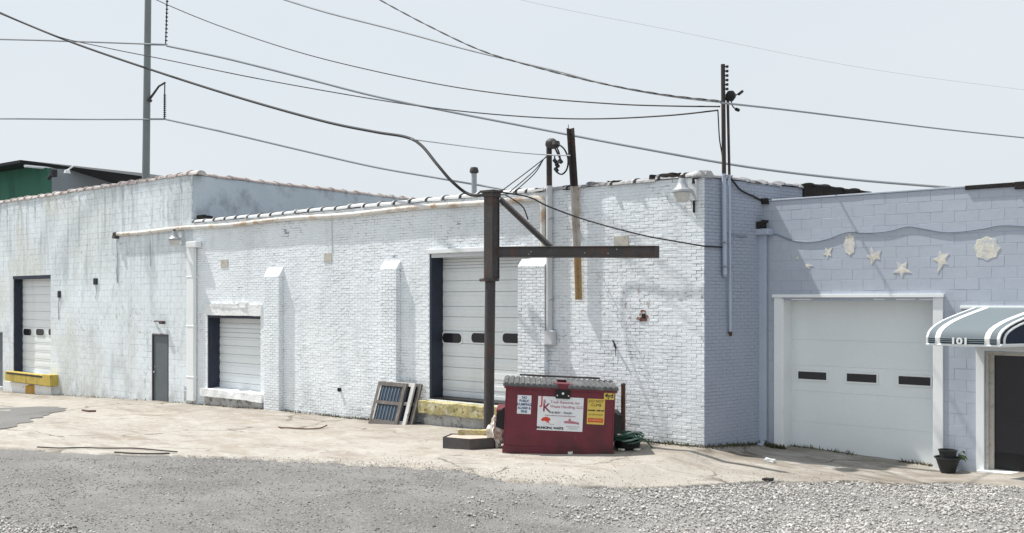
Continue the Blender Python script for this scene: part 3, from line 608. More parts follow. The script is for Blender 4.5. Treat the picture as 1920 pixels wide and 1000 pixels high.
# main loading door
MB().box(mw_h[0] + .005, mw_h[0] + .06, .012, .42, mw_h[2], mw_h[3] - .004).build('door_jamb', navy, bri)
MB().box(mw_h[0] + .06, mw_h[1], .012, .10, mw_h[3] - .09, mw_h[3] - .003).build('door_header', grey_paint_pipe, bri)
mb = MB(); mb.box(PX(801, -.05), PX(984, -.05), -.05, .012, PZ(892, 472, -.05), PZ(892, 464, -.05)); mb.build('lintel', trim_white, bri, bevel=.006)
roll_door(bri, 825, 985, 477, 752, .42, [484, 490, 496, 502, 526, 547, 575, 595, 622, 646, 671, 692, 717, 737], [(831, 866, 625, 643), (885, 921, 625, 643), (943.5, 979, 625.5, 643.5)], x1=mw_h[1])
mb = MB(); mb.box(mw_h[0], mw_h[1], .02, .42, mw_h[2] - .01, mw_h[2] + .05); mb.build('threshold', black, bri)
mb = MB(); x0, x1 = PX(785, -.28), PX(962, -.28); mb.lumpy(x0, x1, -.30, .3, PZ(850, 780, -.28), PZ(850, 758, -.28), .07, .035, 5); mb.build('dock_ledge', moss_yellow, bri, smooth=True)
mb = MB(); mb.lumpy(x0 + .1, x1 - .05, -.20, .2, PZ(850, 806, -.2) - .2, PZ(850, 777, -.2), .07, .03, 6); mb.build('foundation', found, bri, smooth=True)
# covers, holes, brackets
for (x0, x1, y0, y1) in ((413.5, 427, 486.5, 502), (607, 621.5, 475, 491.5), (1151, 1178, 443, 470)):
    wb(MB(), x0, x1, y0, y1, -.014, 0).build('wall_cover', beige, bri, bevel=.004)
mb = MB(); mb.tube([P(622, 412, -.012), P(622.5, 474, -.012)], .009, 6); mb.build('wall_wire', grey_paint_pipe, bri)
mb = MB()
for px, py, w in ((1205, 590, .13), (1212, 594, .1), (1200, 597, .12), (1207, 600, .16), (1206, 584, .12)):
    p = P(px, py); mb.lumpy(p.x - w / 2, p.x + w / 2, -.012, .02, p.z - .025, p.z + .025, .04, .012, 9)
mb.build('exposed_brick', brick_red, bri)
p = P(1207, 593); MB().lumpy(p.x - .045, p.x + .045, -.016, .02, p.z - .05, p.z + .05, .03, .01, 9).build('wall_hole', black, bri)
p = P(638, 731, 0); mb = MB(); mb.lathe([(0, 0), (.05, .0), (.055, .06), (.03, .06), (0, .03)], p, 10, axis='Y'); mb.build('vent_pipe_stub', black, bri, smooth=True)
mb = MB(); mb.tube([P(1149, 639, -.02), P(1152, 645, -.09), P(1154, 652, -.03)], .02, 6); mb.tube([P(1154, 652, -.012), P(1154.5, 668, -.012)], .008, 5); mb.build('wall_hook', black, bri)
# gutter, its elbow, downspout
gA, gB = P(219, 439.5, -.07), P(1003, 371, -.07)
mb = MB(); gp = [gA.lerp(gB, i / 24) + Vector((0, 0, -.02 * math.sin(i * .9))) for i in range(25)]; mb.tube(gp, .062, 10)
mb.tube([gB, P(1011, 372, -.09), P(1017, 380, -.09), P(1019, 392, -.09), P(1018.5, 470, -.09)], [.07, .075, .075, .068, .06], 10)
for i in range(2, 24, 3): mb.tube([gp[i] + Vector((-.012, 0, 0)), gp[i] + Vector((.012, 0, 0))], .069, 10)
mb.build('gutter', gutter_m, bri, smooth=True)
mb = MB(); p = P(217, 442, -.09); mb.lumpy(p.x - .1, p.x + .05, -.16, .0, p.z - .1, p.z + .1, .05, .03, 8); mb.build('gutter_end', steel_dark, bri)
mb = MB(); x0, x1 = PX(349.5, -.14), PX(362.5, -.14); z0, z1 = PZ(356, 752, -.14), PZ(356, 463, -.14)
mb.box(x0, x1, -.14, -.02, z0, z1)
for q in (.15, .48, .8): mb.box(x0 - .03, x1 + .03, -.15, -.012, z0 + (z1 - z0) * q, z0 + (z1 - z0) * q + .05)
ds = mb.build('downspout', trim_white, bri, bevel=.015)
mb = MB(); wb(mb, 348, 367, 453, 464, -.22, -.01); mb.build('downspout_head', trim_white, bri, bevel=.02)
mb = MB(); mb.tube([P(366.5, 464, -.03), P(366.5, 600, -.03), P(365, 690, -.03)], .016, 6); mb.build('conduit', steel_dark, bri)
mb = MB(); mb.tube([P(346, 725, -.03), P(346.5, 735, -.05), P(346, 752, -.04)], .03, 8); mb.tube([P(344, 733, -.05), P(350, 733, -.05)], .02, 6); mb.build('tap_pipe', grey_paint_pipe, bri, smooth=True)
mb = MB(); p = P(369, 412, .2); mb.lumpy(p.x - .25, p.x + .3, .15, .6, p.z - .1, p.z + .12, .08, .05, 5); mb.build('tar_lump', tar, bri)

# ------------------------------------------------------------------ blue annex (right)
XJ = PX(1432, YR); ZRT = PZ(1600, 367, YR)
ann = empty('blue_annex', (PX(1600, YR), YR, PZ(1600, 862, YR)), 'pale blue concrete block annex with white garage door and striped awning entrance', 'garage')
gar_h = (PX(1466, YR), PX(1751, YR), -.6, PZ(1608, 560, YR)); ent_h = (PX(1847, YR), PX(2010, YR), PZ(1860, 883, YR), PZ(1860, 660, YR))
holesR = [gar_h, ent_h]
nh = len(layout(XJ, 9, 0, .2, .406, .203, []))
mb = MB(); wall_skin(mb, XJ - .1, 9, -.75, ZRT - .02, holesR, YR + .004, .5); mb.build('wall', blue_joint, ann)
masonry(ann, layout(XJ - .02, 9, ZRT - .203 * 27, ZRT, .406, .203, holesR), (0, YR, 0), 0, ('block', 'block_course'), blue_paint, .0045, .03, .003, .0014, .0016, 300)
mb = MB(); mb.box(XJ - .1, 9, YR + .55, YR + 9, -.75, ZRT - .3); mb.build('roof', roofing, ann)
mb = MB(); mb.box(XJ - .06, 9, YR - .02, YR + .3, ZRT + .001, ZRT + .035); mb.build('parapet_cap', blue_paint, ann, bevel=.008)
wb(MB(), 1809, 1903, 345, 353, YR - .04, YR + .3).build('roof_flashing', tar, ann, bevel=.01)
wb(MB(), 1902, 1990, 338, 352, YR - .05, YR + .4).build('roof_flashing', tar, ann, bevel=.01)
# garage door and its trim
x0, x1 = PX(1451, YR - .03), PX(1466, YR - .03)
mb = MB(); mb.box(x0, gar_h[0] + .01, YR - .03, YR + .02, PZ(1458, 841, YR) - .1, gar_h[3] + .02); mb.box(gar_h[0] + .01, gar_h[0] + .035, YR - .01, YR + .46, -.4, gar_h[3]); mb.build('garage_trim', trim_white, ann, bevel=.004)
mb = MB(); mb.box(gar_h[1] - .01, PX(1768, YR - .03), YR - .03, YR + .02, PZ(1760, 883, YR) - .1, gar_h[3] + .02); mb.build('garage_trim', trim_white, ann, bevel=.004)
mb = MB(); mb.box(PX(1447, YR - .07), PX(1769, YR - .07), YR - .07, YR + .02, gar_h[3] + .021, gar_h[3] + .085); mb.box(gar_h[0] + .04, gar_h[1], YR + .0, YR + .46, gar_h[3] - .03, gar_h[3] - .003); mb.build('garage_header', trim_white, ann, bevel=.004)
YG = YR + .42
roll_door(ann, 1479, 1756, 560, 872, YG, [640, 690, 740, 800], [(1497.5, 1550, 697.5, 711.5), (1588.5, 1644, 701.5, 716.5), (1685.5, 1745, 706.5, 722)], garage_white, None, False, x1=gar_h[1], gap=.0006, back=garage_white)
# entrance
a, b, c, e = ent_h
mb = MB(); mb.box(PX(1830, YR - .04), PX(1845, YR - .04), YR - .04, YR + .02, c - .1, e + .12); mb.box(PX(1845, YR - .04), b + .15, YR - .04, YR + .02, e + .02, e + .12); mb.build('door_trim', trim_white, ann, bevel=.005)
mb = MB(); mb.box(a, a + .05, YR + .02, YR + .2, c, e); mb.box(a + .05, a + .12, YR + .1, YR + .2, c, e - .06); mb.box(a + .05, b, YR + .03, YR + .2, e - .06, e - .002); mb.build('door_frame', beige, ann, bevel=.004)
mb = MB(); mb.box(a + .12, b, YR + .17, YR + .2, c + .02, e - .06); dd = mb.build('door', glass_dark, ann); dd['label'] = 'dark glazed entrance door'
mb = MB(); mb.box(a + .13, b, YR + .15, YR + .165, c + .03, c + .30); mb.build('kick_plate', black, dd)
mb = MB(); mb.box(a - .1, b + .1, YR - .16, YR + .2, c - .06, c + .01); mb.build('threshold', trim_white, ann, bevel=.008)
# rainwater head and downspout in the corner
mb = MB(); yd = YR - .14; wb(mb, 1413.5, 1440, 429, 440.5, yd - .12, YR - .01); mb.build('downspout_head', blue_pipe, ann, bevel=.015)
mb = MB(); mb.box(PX(1421.5, yd), PX(1435, yd), yd, yd + .1, PZ(1428, 826, yd), PZ(1428, 440, yd)); mb.tube([Vector((PX(1428, yd), yd + .05, PZ(1428, 826, yd))), Vector((PX(1429, yd), yd - .02, PZ(1428, 833, yd))), Vector((PX(1427, yd), yd - .15, PZ(1428, 836, yd)))], .055, 8); mb.build('downspout', blue_pipe, ann, bevel=.012)
for (px, py, w, h) in ((1431, 378, .24, .10), (1427, 422, .14, .13), (1433, 417, .1, .05)):
    yy = YR - .02 if py < 400 else yd - .05; p = P(px, py, yy); MB().lumpy(p.x - w / 2, p.x + w / 2, yy - .06, yy + .1, p.z - h / 2, p.z + h / 2, .05, .03, 8).build('tar_lump', tar, ann)
mb = MB(); wb(mb, 1800, 1990, 574, 580, YR - .03, YR); mb.build('flashing', trim_white, ann, bevel=.008)

# ------------------------------------------------------------------ entrance awning
aw = empty('awning', (PX(1800, YR - 1), YR - 1.1, PZ(1800, 645, YR - 1.1)), 'grey and white striped awning numbered 101 over the dark entrance', 'awning')
YF = YR - 1.15
bL, bR = P(1826, 577, YR - .02), P(1975, 577, YR - .02); fL, fR = P(1736.5, 645, YF), P(1874, 646, YF)
zt, zb = bL.z, (fL.z + fR.z) / 2; hh = zt - zb
prof = [(0, 1.0), (.30, .85), (.55, .715), (.70, .62), (.82, .52), (.91, .42), (.965, .32), (.99, .22), (1.0, .16), (1.0, 0)]
def aw_pt(s, a, h, out=0.): q = bL.lerp(bR, s).lerp(fL.lerp(fR, s), a); q.z = zb + hh * h + out; return q
def strip(s0, s1, i0, i1, name, m, lift=0.):
    mb = MB(); n = i1 - i0
    ps = prof[i0:i1 + 1]
    up = [[aw_pt(s, a + lift * .3, h, lift) for s in (s0, s1)] for a, h in ps]; dn = [[aw_pt(s, a - .012, h, -.012) for s in (s0, s1)] for a, h in ps]
    vs = [p for r_ in up for p in r_] + [p for r_ in dn for p in r_]; k = 2 * len(ps)
    fs = [(2 * i, 2 * i + 1, 2 * i + 3, 2 * i + 2) for i in range(n)] + [(k + 2 * i, k + 2 * i + 2, k + 2 * i + 3, k + 2 * i + 1) for i in range(n)]
    fs += [(2 * i, 2 * i + 2, k + 2 * i + 2, k + 2 * i) for i in range(n)] + [(2 * i + 1, k + 2 * i + 1, k + 2 * i + 3, 2 * i + 3) for i in range(n)] + [(0, k, k + 1, 1), (2 * n, 2 * n + 1, k + 2 * n + 1, k + 2 * n)]
    mb.add(vs, fs); return mb.build(name, m, aw, smooth=True)
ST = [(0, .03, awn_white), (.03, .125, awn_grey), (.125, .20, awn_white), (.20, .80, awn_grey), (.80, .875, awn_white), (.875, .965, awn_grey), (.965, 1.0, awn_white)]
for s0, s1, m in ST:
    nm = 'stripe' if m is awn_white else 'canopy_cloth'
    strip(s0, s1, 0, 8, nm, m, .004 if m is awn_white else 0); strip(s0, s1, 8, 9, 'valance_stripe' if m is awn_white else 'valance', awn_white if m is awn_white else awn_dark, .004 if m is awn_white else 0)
for hz in (.155, .105, .055):                                                       # folds of the valance
    for s0, s1, m in ST:
        if m is awn_grey: mb = MB(); q0, q1 = aw_pt(s0, 1.012, hz), aw_pt(s1, 1.012, hz); mb.tube([q0, q1], .008, 5); mb.build('valance_piping', awn_grey, aw)
mb = MB(); en = [aw_pt(.995, a, h) for a, h in prof] + [aw_pt(.995, 0, 0)]; mb.prism(en, en[0], en[0] + Vector((-.012, .0, 0))); mb.build('end_panel', awn_end, aw)
mb = MB(); mb.tube([aw_pt(1.012, a * .93, h * .88) for a, h in prof], .02, 6); mb.tube([aw_pt(1.012, 0, .0), aw_pt(1.012, 1.0, .0)], .02, 6); mb.build('end_piping', awn_white, aw, smooth=True)
mb = MB(); mb.tube([aw_pt(0, .99, -.03), aw_pt(1, .99, -.03)], .022, 6); mb.tube([aw_pt(0, .99, -.03), aw_pt(0, 0, -.03)], .02, 6); mb.tube([aw_pt(1, .99, -.03), aw_pt(1, 0, -.03)], .02, 6); mb.build('awning_frame', trim_white, aw, smooth=True)
mb = MB(); en = [aw_pt(.005, a, h) for a, h in prof] + [aw_pt(.005, 0, 0)]; mb.prism(en, en[0], en[0] + Vector((.012, 0, 0))); mb.build('end_panel', awn_end, aw)

def text(body, parent, size, m, origin, ex, nrm, name='lettering', align='CENTER', ext=.0015, sx=1., bold=0., local=True):
    """Flat lettering standing on a face: origin, reading direction and outward normal."""
    c = bpy.data.curves.new(name, 'FONT'); c.body = body; c.size = size; c.align_x = align; c.align_y = 'CENTER'; c.extrude = ext; c.offset = bold; c.materials.append(m); c.resolution_u = 3
    tmp = bpy.data.objects.new(name, c); COL.objects.link(tmp); me = bpy.data.meshes.new_from_object(tmp.evaluated_get(bpy.context.evaluated_depsgraph_get())); bpy.data.objects.remove(tmp); bpy.data.curves.remove(c)
    o = bpy.data.objects.new(name, me); link(o, parent); ex = Vector(ex).normalized(); nz_ = Vector(nrm).normalized(); up = nz_.cross(ex)
    M = Matrix((ex * sx, up, nz_)).transposed().to_4x4(); M.translation = Vector(origin)
    if not local: M = at_of(parent).inverted() @ M
    o.matrix_local = M; return o
exa = (fR - fL); exa.z = 0; exa.normalize(); na = Vector((exa.y, -exa.x, 0))
text('101', aw, .155, awn_white, aw_pt(.47, 1.0, .075) + na * .03, exa, na, sx=1.25, bold=.006, local=False)

# ------------------------------------------------------------------ starfish and shell ornaments on the blue wall
def star(px, py, wpx, hpx, rot, label, thin=.42, shell=False):
    p = P(px, py, YR); sc = (YR - CAM.y) / ray(px, py).y / F; w = wpx * sc / 1.0; h = hpx * sc
    n = 5; rim = []
    for k in range(10):
        t = math.pi / 2 + rot + k * math.pi / 5; r = (.5 if k % 2 == 0 else .5 * thin) * random.uniform(.66, 1.22)
        rim.append((r * math.cos(t) * w, r * math.sin(t) * h))
    mb = MB(); mid = [(x * .55, z * .55) for x, z in rim]
    if shell:
        rim = [(.5 * w * math.cos(t) * (1 + .08 * math.cos(t * 8)), .5 * h * math.sin(t) * (1 + .08 * math.cos(t * 8))) for t in [2 * math.pi * k / 16 for k in range(16)]]; mid = [(x * .5, z * .5 + h * .05) for x, z in rim]
    k = len(rim)
    vs = [(p.x + x, YR + .002, p.z + z) for x, z in rim] + [(p.x + x * .97, YR - .008, p.z + z * .97) for x, z in rim] + [(p.x + x, YR - .009, p.z + z) for x, z in mid] + [(p.x, YR - .010, p.z)]
    fs = [(i, (i + 1) % k, k + (i + 1) % k, k + i) for i in range(k)] + [(k + i, k + (i + 1) % k, 2 * k + (i + 1) % k, 2 * k + i) for i in range(k)] + [(2 * k + i, 2 * k + (i + 1) % k, 3 * k) for i in range(k)]
    mb.add(vs, fs); o = mb.build('shell_ornament' if shell else 'starfish', cream, base=(p.x, YR, p.z)); tag(o, label, 'shell' if shell else 'starfish', 'pale sea ornaments on the blue wall'); return o
star(1495, 484, 9, 12, .3, 'tiny cream starfish on blue wall, closest to the downspout'); star(1515, 499, 20, 12, .9, 'small tan starfish lying flat and low, second from the downspout')
star(1552, 476, 22, 28, .5, 'small drooping cream starfish beside the cable-touching shell', .4); star(1593, 459, 21, 40, .2, 'narrow pinkish shell hanging just under the wall cable', .5, True)
star(1639, 480, 34, 34, .35, 'squat cream starfish between pinkish shell and lowest starfish', .48); star(1691, 506, 38, 42, math.pi, 'lowest cream starfish, pointing down above the middle garage window', .42)
star(1766, 487, 42, 48, .3, 'large five-armed cream starfish beside the big scallop', .42); star(1850, 466, 44, 44, 0, 'big round scallop shell ornament on the blue wall', 1, True)

# ------------------------------------------------------------------ green building behind, utility pole, roof vent
gb = empty('green_building', PD(120, 420, 58) * 1.0, 'green and grey metal shed with dark gabled roof behind the block warehouse', 'shed')
gA_, gB_, gC_ = PD(-120, 345, 60), PD(97, 316, 56), PD(330, 337, 76)
gP = PD(38, 308, 57); dn = Vector((0, 0, -1))
def drop0(p): return Vector((p.x, p.y, 0))
mb = MB(); mb.add([drop0(gA_), drop0(gB_), gB_, gP, gA_], [(0, 1, 2, 3, 4)]); mb.build('gable_wall', green_wall, gb)
mb = MB(); mb.quad(drop0(gB_), drop0(gC_), gC_, gB_); mb.build('long_wall', grey_wall, gb)
ap, ea, e0 = PD(38, 305.5, 55), PD(272, 329.5, 70), PD(-140, 336, 59); th = Vector((0, 0, .17))
mb = MB()
for a_, b_ in ((e0, ap), (ap, ea)):
    c_ = a_ + Vector((-3, 14, .15)); d_ = b_ + Vector((-3, 14, .15))
    mb.add([a_, b_, d_, c_, a_ + th, b_ + th, d_ + th, c_ + th], [(0, 1, 2, 3), (4, 7, 6, 5), (0, 4, 5, 1), (1, 5, 6, 2), (2, 6, 7, 3), (3, 7, 4, 0)])
mb.build('roof', fascia, gb)
mb = MB(); mb.tube([PD(47, 311.5, 54.3), PD(266, 333, 69.3)], .085, 6); mb.build('gutter', trim_white, gb)
mb = MB(); p0 = PD(100, 325, 55.4); mb.box(p0.x - .18, p0.x + .18, p0.y - .15, p0.y + .15, p0.z - .22, p0.z + .2); mb.tube([PD(99, 325, 55.4), PD(90, 336, 55.4)], .12, 6); mb.build('eave_bracket', fascia, gb)
fl = MB(); p = PD(126, 326, 57); fl.lathe([(.0, 0), (.2, .02), (.14, .22), (0, .26)], p, 10); fl.tube([p + Vector((0, .0, .2)), p + Vector((.2, .3, .5))], .05, 6); fl.build('floodlight', trim_white, gb, smooth=True)

up = empty('utility_pole', PD(272, 560, 50), 'tall grey metal utility pole with curved arm behind the block warehouse', 'utility pole')
pb, pt = PD(272.5, 420, 50), PD(278, -40, 50); mb = MB(); mb.tube([Vector((pb.x, pb.y, 0)), pb, pt], [.21, .205, .165], 14); mb.build('pole', pole_grey, up, smooth=True)
mb = MB(); mb.tube([PD(279, 188, 50), PD(288, 176, 49.8), PD(298, 162, 49.7), PD(310, 155, 49.6)], [.07, .06, .05, .05], 8); mb.tube([PD(277, 186, 49.8), PD(284, 190, 49.8)], .08, 8); mb.build('curved_arm', steel_dark, up, smooth=True)
for (x, y0, y1) in ((309, 178, 222), (311.5, -5, 83)):
    mb = MB(); n = 12
    for i in range(n + 1):
        mb.tube([PD(x + (2 if y1 < 100 else 0) * (1 - i / n), y0 + (y1 - y0) * i / n, 49.6), PD(x + (2 if y1 < 100 else 0) * (1 - i / n), y0 + (y1 - y0) * i / n + 1.2, 49.6)], .075, 8)
    mb.tube([PD(x + (2 if y1 < 100 else 0), y0 - 20 if y1 > 100 else y0, 49.6), PD(x - 1, y1 + 2, 49.6)], .035, 6); mb.build('insulator', cable_black, up)
mb = MB(); mb.tube([PD(280, 84, 49.8), PD(311, 84.5, 49.6)], .04, 6); mb.tube([PD(281, 223.5, 49.8), PD(311, 223.5, 49.6)], .04, 6); mb.build('line_clamp', cable_black, up)

vp = P(889, 372, 1.2); mb = MB(); zt_ = PZ(889, 322, 1.2)
ve = empty('roof_vent', (vp.x, vp.y, 4.95), 'short round metal flue with flat cap standing on the brick roof', 'flue')
MB().tube([(vp.x, vp.y, 4.95), (vp.x, vp.y, zt_ - .02)], .068, 12).build('flue_pipe', galv, ve, smooth=True)
mb = MB(); mb.lathe([(0, .12), (.09, .1), (.115, .03), (.115, -.02), (.07, -.05), (0, -.05)], (vp.x, vp.y, zt_), 14); mb.build('flue_cap', steel_dark, ve, smooth=True)

# ------------------------------------------------------------------ steel jib post in front of the main door
Yp = -1.15; jb = P(916, 815, Yp); jib = empty('steel_jib_post', (jb.x, jb.y, apron_z(jb.x, jb.y)), 'dark rusting steel post with long horizontal arm and brace before the roll-up door', 'steel post')
zg_ = apron_z(jb.x, jb.y) - .05; zt_ = PZ(922, 362, Yp); xm = jb.x; w1 = (PX(929, Yp) - PX(907, Yp)) / 2; z_c = PZ(920, 525, Yp); lean = (PX(923.5, Yp) - PX(918, Yp))
mb = MB(); mb.tube([(xm, Yp, zg_), (xm + lean * .6, Yp, z_c)], .112, 14); mb.build('lower_post', steel_dark, jib, smooth=True)
xu = PX(922, Yp); mb = MB()                                                     # upper post: an I-section
mb.box(xu - .12, xu + .12, Yp - .12, Yp - .10, z_c + .02, zt_); mb.box(xu - .12, xu + .12, Yp + .10, Yp + .12, z_c + .02, zt_); mb.box(xu - .012, xu + .012, Yp - .10, Yp + .10, z_c + .02, zt_); mb.box(xu - .118, xu - .104, Yp - .10, Yp + .10, z_c + .02, zt_); mb.box(xu + .085, xu + .099, Yp - .10, Yp + .10, z_c + .02, zt_); mb.build('upper_post', steel_dark, jib, bevel=.004)
mb = MB(); mb.lathe([(0, -.03), (.19, -.03), (.19, .03), (0, .03)], (xm + lean * .6, Yp, z_c), 16); mb.tube([(xm - .22, Yp - .02, z_c), (xm + .24, Yp - .02, z_c)], .035, 8); mb.build('collar', steel_dark, jib)
mb = MB(); mb.box(xu - .20, xu + .18, Yp - .17, Yp + .17, zt_, zt_ + .05); mb.box(xu - .14, xu + .14, Yp - .14, Yp + .14, zt_ - .09, zt_ - .001); mb.build('cap_plate', steel_dark, jib, bevel=.006)
A0 = P(934, 473, Yp); B0 = PD(1232, 472.5, 17.35); ax = (B0 - A0).normalized(); hn = Vector((ax.y, -ax.x, 0)).normalized(); zz = Vector((0, 0, 1))
mb = MB()
hA = 0.23
mb.obox(A0 - zz * (hA / 2) + hn * -.06, ax, hn, zz, (B0 - A0).length, .12, .016); mb.obox(A0 + zz * (hA / 2 - .016) + hn * -.06, ax, hn, zz, (B0 - A0).length, .12, .016)
mb.obox(A0 - zz * (hA / 2 - .016) + hn * .0, ax, hn, zz, (B0 - A0).length, .018, hA - .032); mb.obox(B0 - zz * (hA / 2) + hn * -.06 + ax * .001, ax, hn, zz, .014, .12, hA)
arm = mb.build('arm', steel_dark, jib, bevel=.003)
for px in (1000, 1004, 1108, 1150, 1165):
    t = (px - 934) / 298; q = A0.lerp(B0, t) + hn * .019 + zz * random.uniform(-.06, .06); MB().lathe([(0, 0), (.016, 0), (.014, .012), (0, .014)], q, 6, axis='Y').build('bolt', galv, jib)
C0 = P(938, 374, Yp - .02); D0 = A0.lerp(B0, .36) + zz * .10; bd = (D0 - C0).normalized(); bn_ = Vector((bd.y, -bd.x, 0)).normalized(); bu = bn_.cross(bd)
mb = MB(); mb.obox(C0 - bn_ * .04 - bu * .05, bd, bn_, bu, (D0 - C0).length, .08, .014); mb.obox(C0 - bn_ * .04 + bu * .036, bd, bn_, bu, (D0 - C0).length, .08, .014); mb.obox(C0 - bn_ * .0 - bu * .036, bd, bn_, bu, (D0 - C0).length, .012, .072); mb.build('brace', steel_dark, jib)

# ------------------------------------------------------------------ service masts and conduits
def ms(label, name, loc, cat='service mast'): return empty(name, loc, label, cat)
# conduit mast beside the pilaster, with weatherhead and meter housing
m2 = ms('grey conduit mast with hooded weatherhead and looped wires beside the pilaster', 'service_mast', P(1030, 650, -.08))
mb = MB(); mb.tube([P(1030, 622, -.08), P(1030, 349, -.08)], .072, 12); mb.build('conduit', grey_paint_pipe, m2, smooth=True)
mb = MB(); mb.tube([P(1030, 349, -.08), P(1029.5, 268, -.08)], .062, 12); mb.build('mast_pipe', mast_black, m2, smooth=True)
mb = MB(); p = P(1034, 270, -.08); mb.lathe([(0, .12), (.07, .11), (.13, .05), (.14, -.02), (.10, -.10), (0, -.11)], p, 14); mb.lathe([(0, .07), (.08, .06), (.10, -.02), (.07, -.07), (0, -.07)], p + Vector((.13, -.02, -.02)), 12); mb.build('weatherhead', steel_dark, m2, smooth=True)
mb = MB(); wb(mb, 1020, 1036, 620, 648, -.17, -.01); mb.build('meter_housing', grey_paint_pipe, m2, bevel=.03)
mb = MB()
for q in (410, 562): mb.tube([P(1022, q, -.03), P(1030, q, -.16), P(1038, q, -.03)], .015, 6)
mb.build('pipe_strap', galv, m2)
def loop(pp, r, name, m, par, Y=None, dep=None, n=5):
    pts = [(P(x, y, Y) if dep is None else PD(x, y, dep)) for x, y in pp]; return MB().tube(smooth_path(pts, n), r, 6).build(name, m, par, smooth=True)
def smooth_path(pts, n=6):
    out = []; q = [pts[0]] + list(pts) + [pts[-1]]
    for i in range(1, len(q) - 2):
        a, b, c, d = q[i - 1], q[i], q[i + 1], q[i + 2]
        for k in range(n):
            t = k / n; out.append(.5 * ((2 * b) + (c - a) * t + (2 * a - 5 * b + 4 * c - d) * t * t + (3 * b - a - 3 * c + d) * t ** 3))
    return out + [pts[-1]]
loop([(1046, 270), (1058, 280), (1065, 298), (1063, 317), (1054, 327), (1044, 323), (1040, 315)], .018, 'drip_loop', cable_black, m2, -.15)
loop([(1038, 272), (1044, 285), (1049, 295), (1052, 303), (1046, 306), (1043, 310)], .02, 'drip_loop', cable_black, m2, -.18)
loop([(1042, 272), (1048, 286), (1050, 300), (1041, 302), (1040, 293)], .016, 'drip_loop', cable_black, m2, -.12)
mb = MB(); 
for x, y in ((1041, 302), (1051, 302), (1043, 318), (1045, 310)): mb.tube([P(x - 2, y - 2, -.15), P(x + 2, y + 3, -.15)], .045, 8)
mb.build('splice_cap', black, m2, smooth=True)
# leaning angle iron
m3 = ms('leaning steel angle with step pegs, dark above the roof and rusty tan at its foot', 'steel_stanchion', P(1087, 560, -.06), 'stanchion')
def angle(mb, a, b, w=.10, t=.014):
    d = (b - a).normalized(); x = Vector((1, 0, 0)); y = d.cross(x).normalized(); x = y.cross(d).normalized(); L = (b - a).length
    mb.obox(a - x * w / 2, d, x, -y, L, w, t); mb.obox(a - x * w / 2, d, x, -y, L, t, w)
mb = MB(); angle(mb, P(1079.5, 349, -.1), P(1072.5, 241, -.1), .12); mb.build('upper_angle', mast_black, m3)
mb = MB(); angle(mb, P(1085, 462, -.07), P(1079.5, 349, -.09), .12); mb.build('painted_angle', mat('flaking_tan_paint', (.50, .475, .44), .75, .15, 3, .1, 25, .25, layers=(((.33, .24, .15), 3, .45, .6, .75, (1, 1, .3)), ((.10, .06, .05), 6, .58, .68, .7, O1))), m3)
mb = MB(); angle(mb, P(1088, 562, -.06), P(1085, 462, -.07), .11); mb.build('rusty_foot', tan_rust, m3)
mb = MB()
for k in range(6): mb.tube([P(1072.5 + k * .5, 250 + k * 8, -.1), P(1066 + k * .5, 250 + k * 8, -.14)], .014, 6)
mb.tube([P(1065.5, 234, -.1), P(1067, 252, -.1)], .008, 5); mb.build('step_peg', mast_black, m3)
p = P(1069, 292, -.12); mb = MB(); mb.lathe([(0, .05), (.05, .04), (.055, -.04), (0, -.05)], p, 10); mb.build('insulator', black, m3, smooth=True)
# twin pipes on the side wall
m1 = ms('tall dark twin-pipe mast strapped to the blue side wall with insulator rack', 'service_mast', PS(1360, 628, .08))
mb = MB(); mb.tube([PS(1357.5, 326, .09), PS(1355.5, 121, .09)], .042, 10); mb.build('mast_pipe', mast_black, m1, smooth=True)
mb = MB(); mb.tube([PS(1359, 515, .07), PS(1357.5, 326, .09)], .044, 10); mb.tube([PS(1359, 515, .07), PS(1359.5, 518, .0)], .04, 8); mb.build('conduit', blue_pipe, m1, smooth=True)
mb = MB(); mb.tube([PS(1367.5, 328, .14), PS(1364.5, 185, .14)], .026, 10); mb.build('riser_pipe', mast_black, m1, smooth=True)
mb = MB(); mb.tube([PS(1369.5, 622, .06), PS(1367.5, 328, .14)], .027, 10); mb.build('riser_conduit', blue_pipe, m1, smooth=True)
mb = MB(); mb.tube([PS(1369.5, 622, .06), PS(1369.5, 628, .0)], .036, 8); mb.build('rusty_end', rust, m1)
mb = MB()
for k in range(6):
    y = 125 + k * 8.4; mb.tube([PS(1357, y, .10), PS(1364.5, y + .4, .16)], .014, 6); mb.lathe([(0, .03), (.028, .02), (.028, -.02), (0, -.03)], PS(1363.5, y + .2, .15), 8)
mb.build('insulator_rack', mast_black, m1)
p = PS(1370, 180, .16); mb = MB(); mb.lathe([(0, .10), (.06, .09), (.10, .03), (.10, -.03), (.05, -.1), (0, -.1)], p, 12); mb.tube([p, PS(1363, 187, .14)], .05, 8); mb.build('weatherhead', black, m1, smooth=True)
loop_pts = lambda l: [PS(x, y, .2) for x, y in l]
mb = MB(); mb.tube(smooth_path(loop_pts([(1372, 190), (1375, 184), (1381, 178), (1391, 172)])), .012, 6); mb.tube([PS(1385, 177, .2), PS(1392, 171.5, .2)], .03, 8); mb.tube(smooth_path(loop_pts([(1371, 190), (1373, 198), (1378, 204), (1383, 207)])), .012, 6); mb.tube([PS(1380, 205, .2), PS(1385, 207, .2)], .035, 8); mb.build('service_tail', black, m1, smooth=True)
mb = MB(); mb.tube(smooth_path([PS(x, y, .05) for x, y in ((1346, 206), (1347, 225), (1349, 260), (1353, 285), (1355, 300))]), .012, 6); mb.build('bonding_wire', cable_black, m1, smooth=True)
mb = MB()
for y in (330, 455, 500):
    a_, b_ = PS(1353, y, .005), PS(1374, y, .005); mb.tube([a_, PS(1359, y, .16), b_], .012, 6)
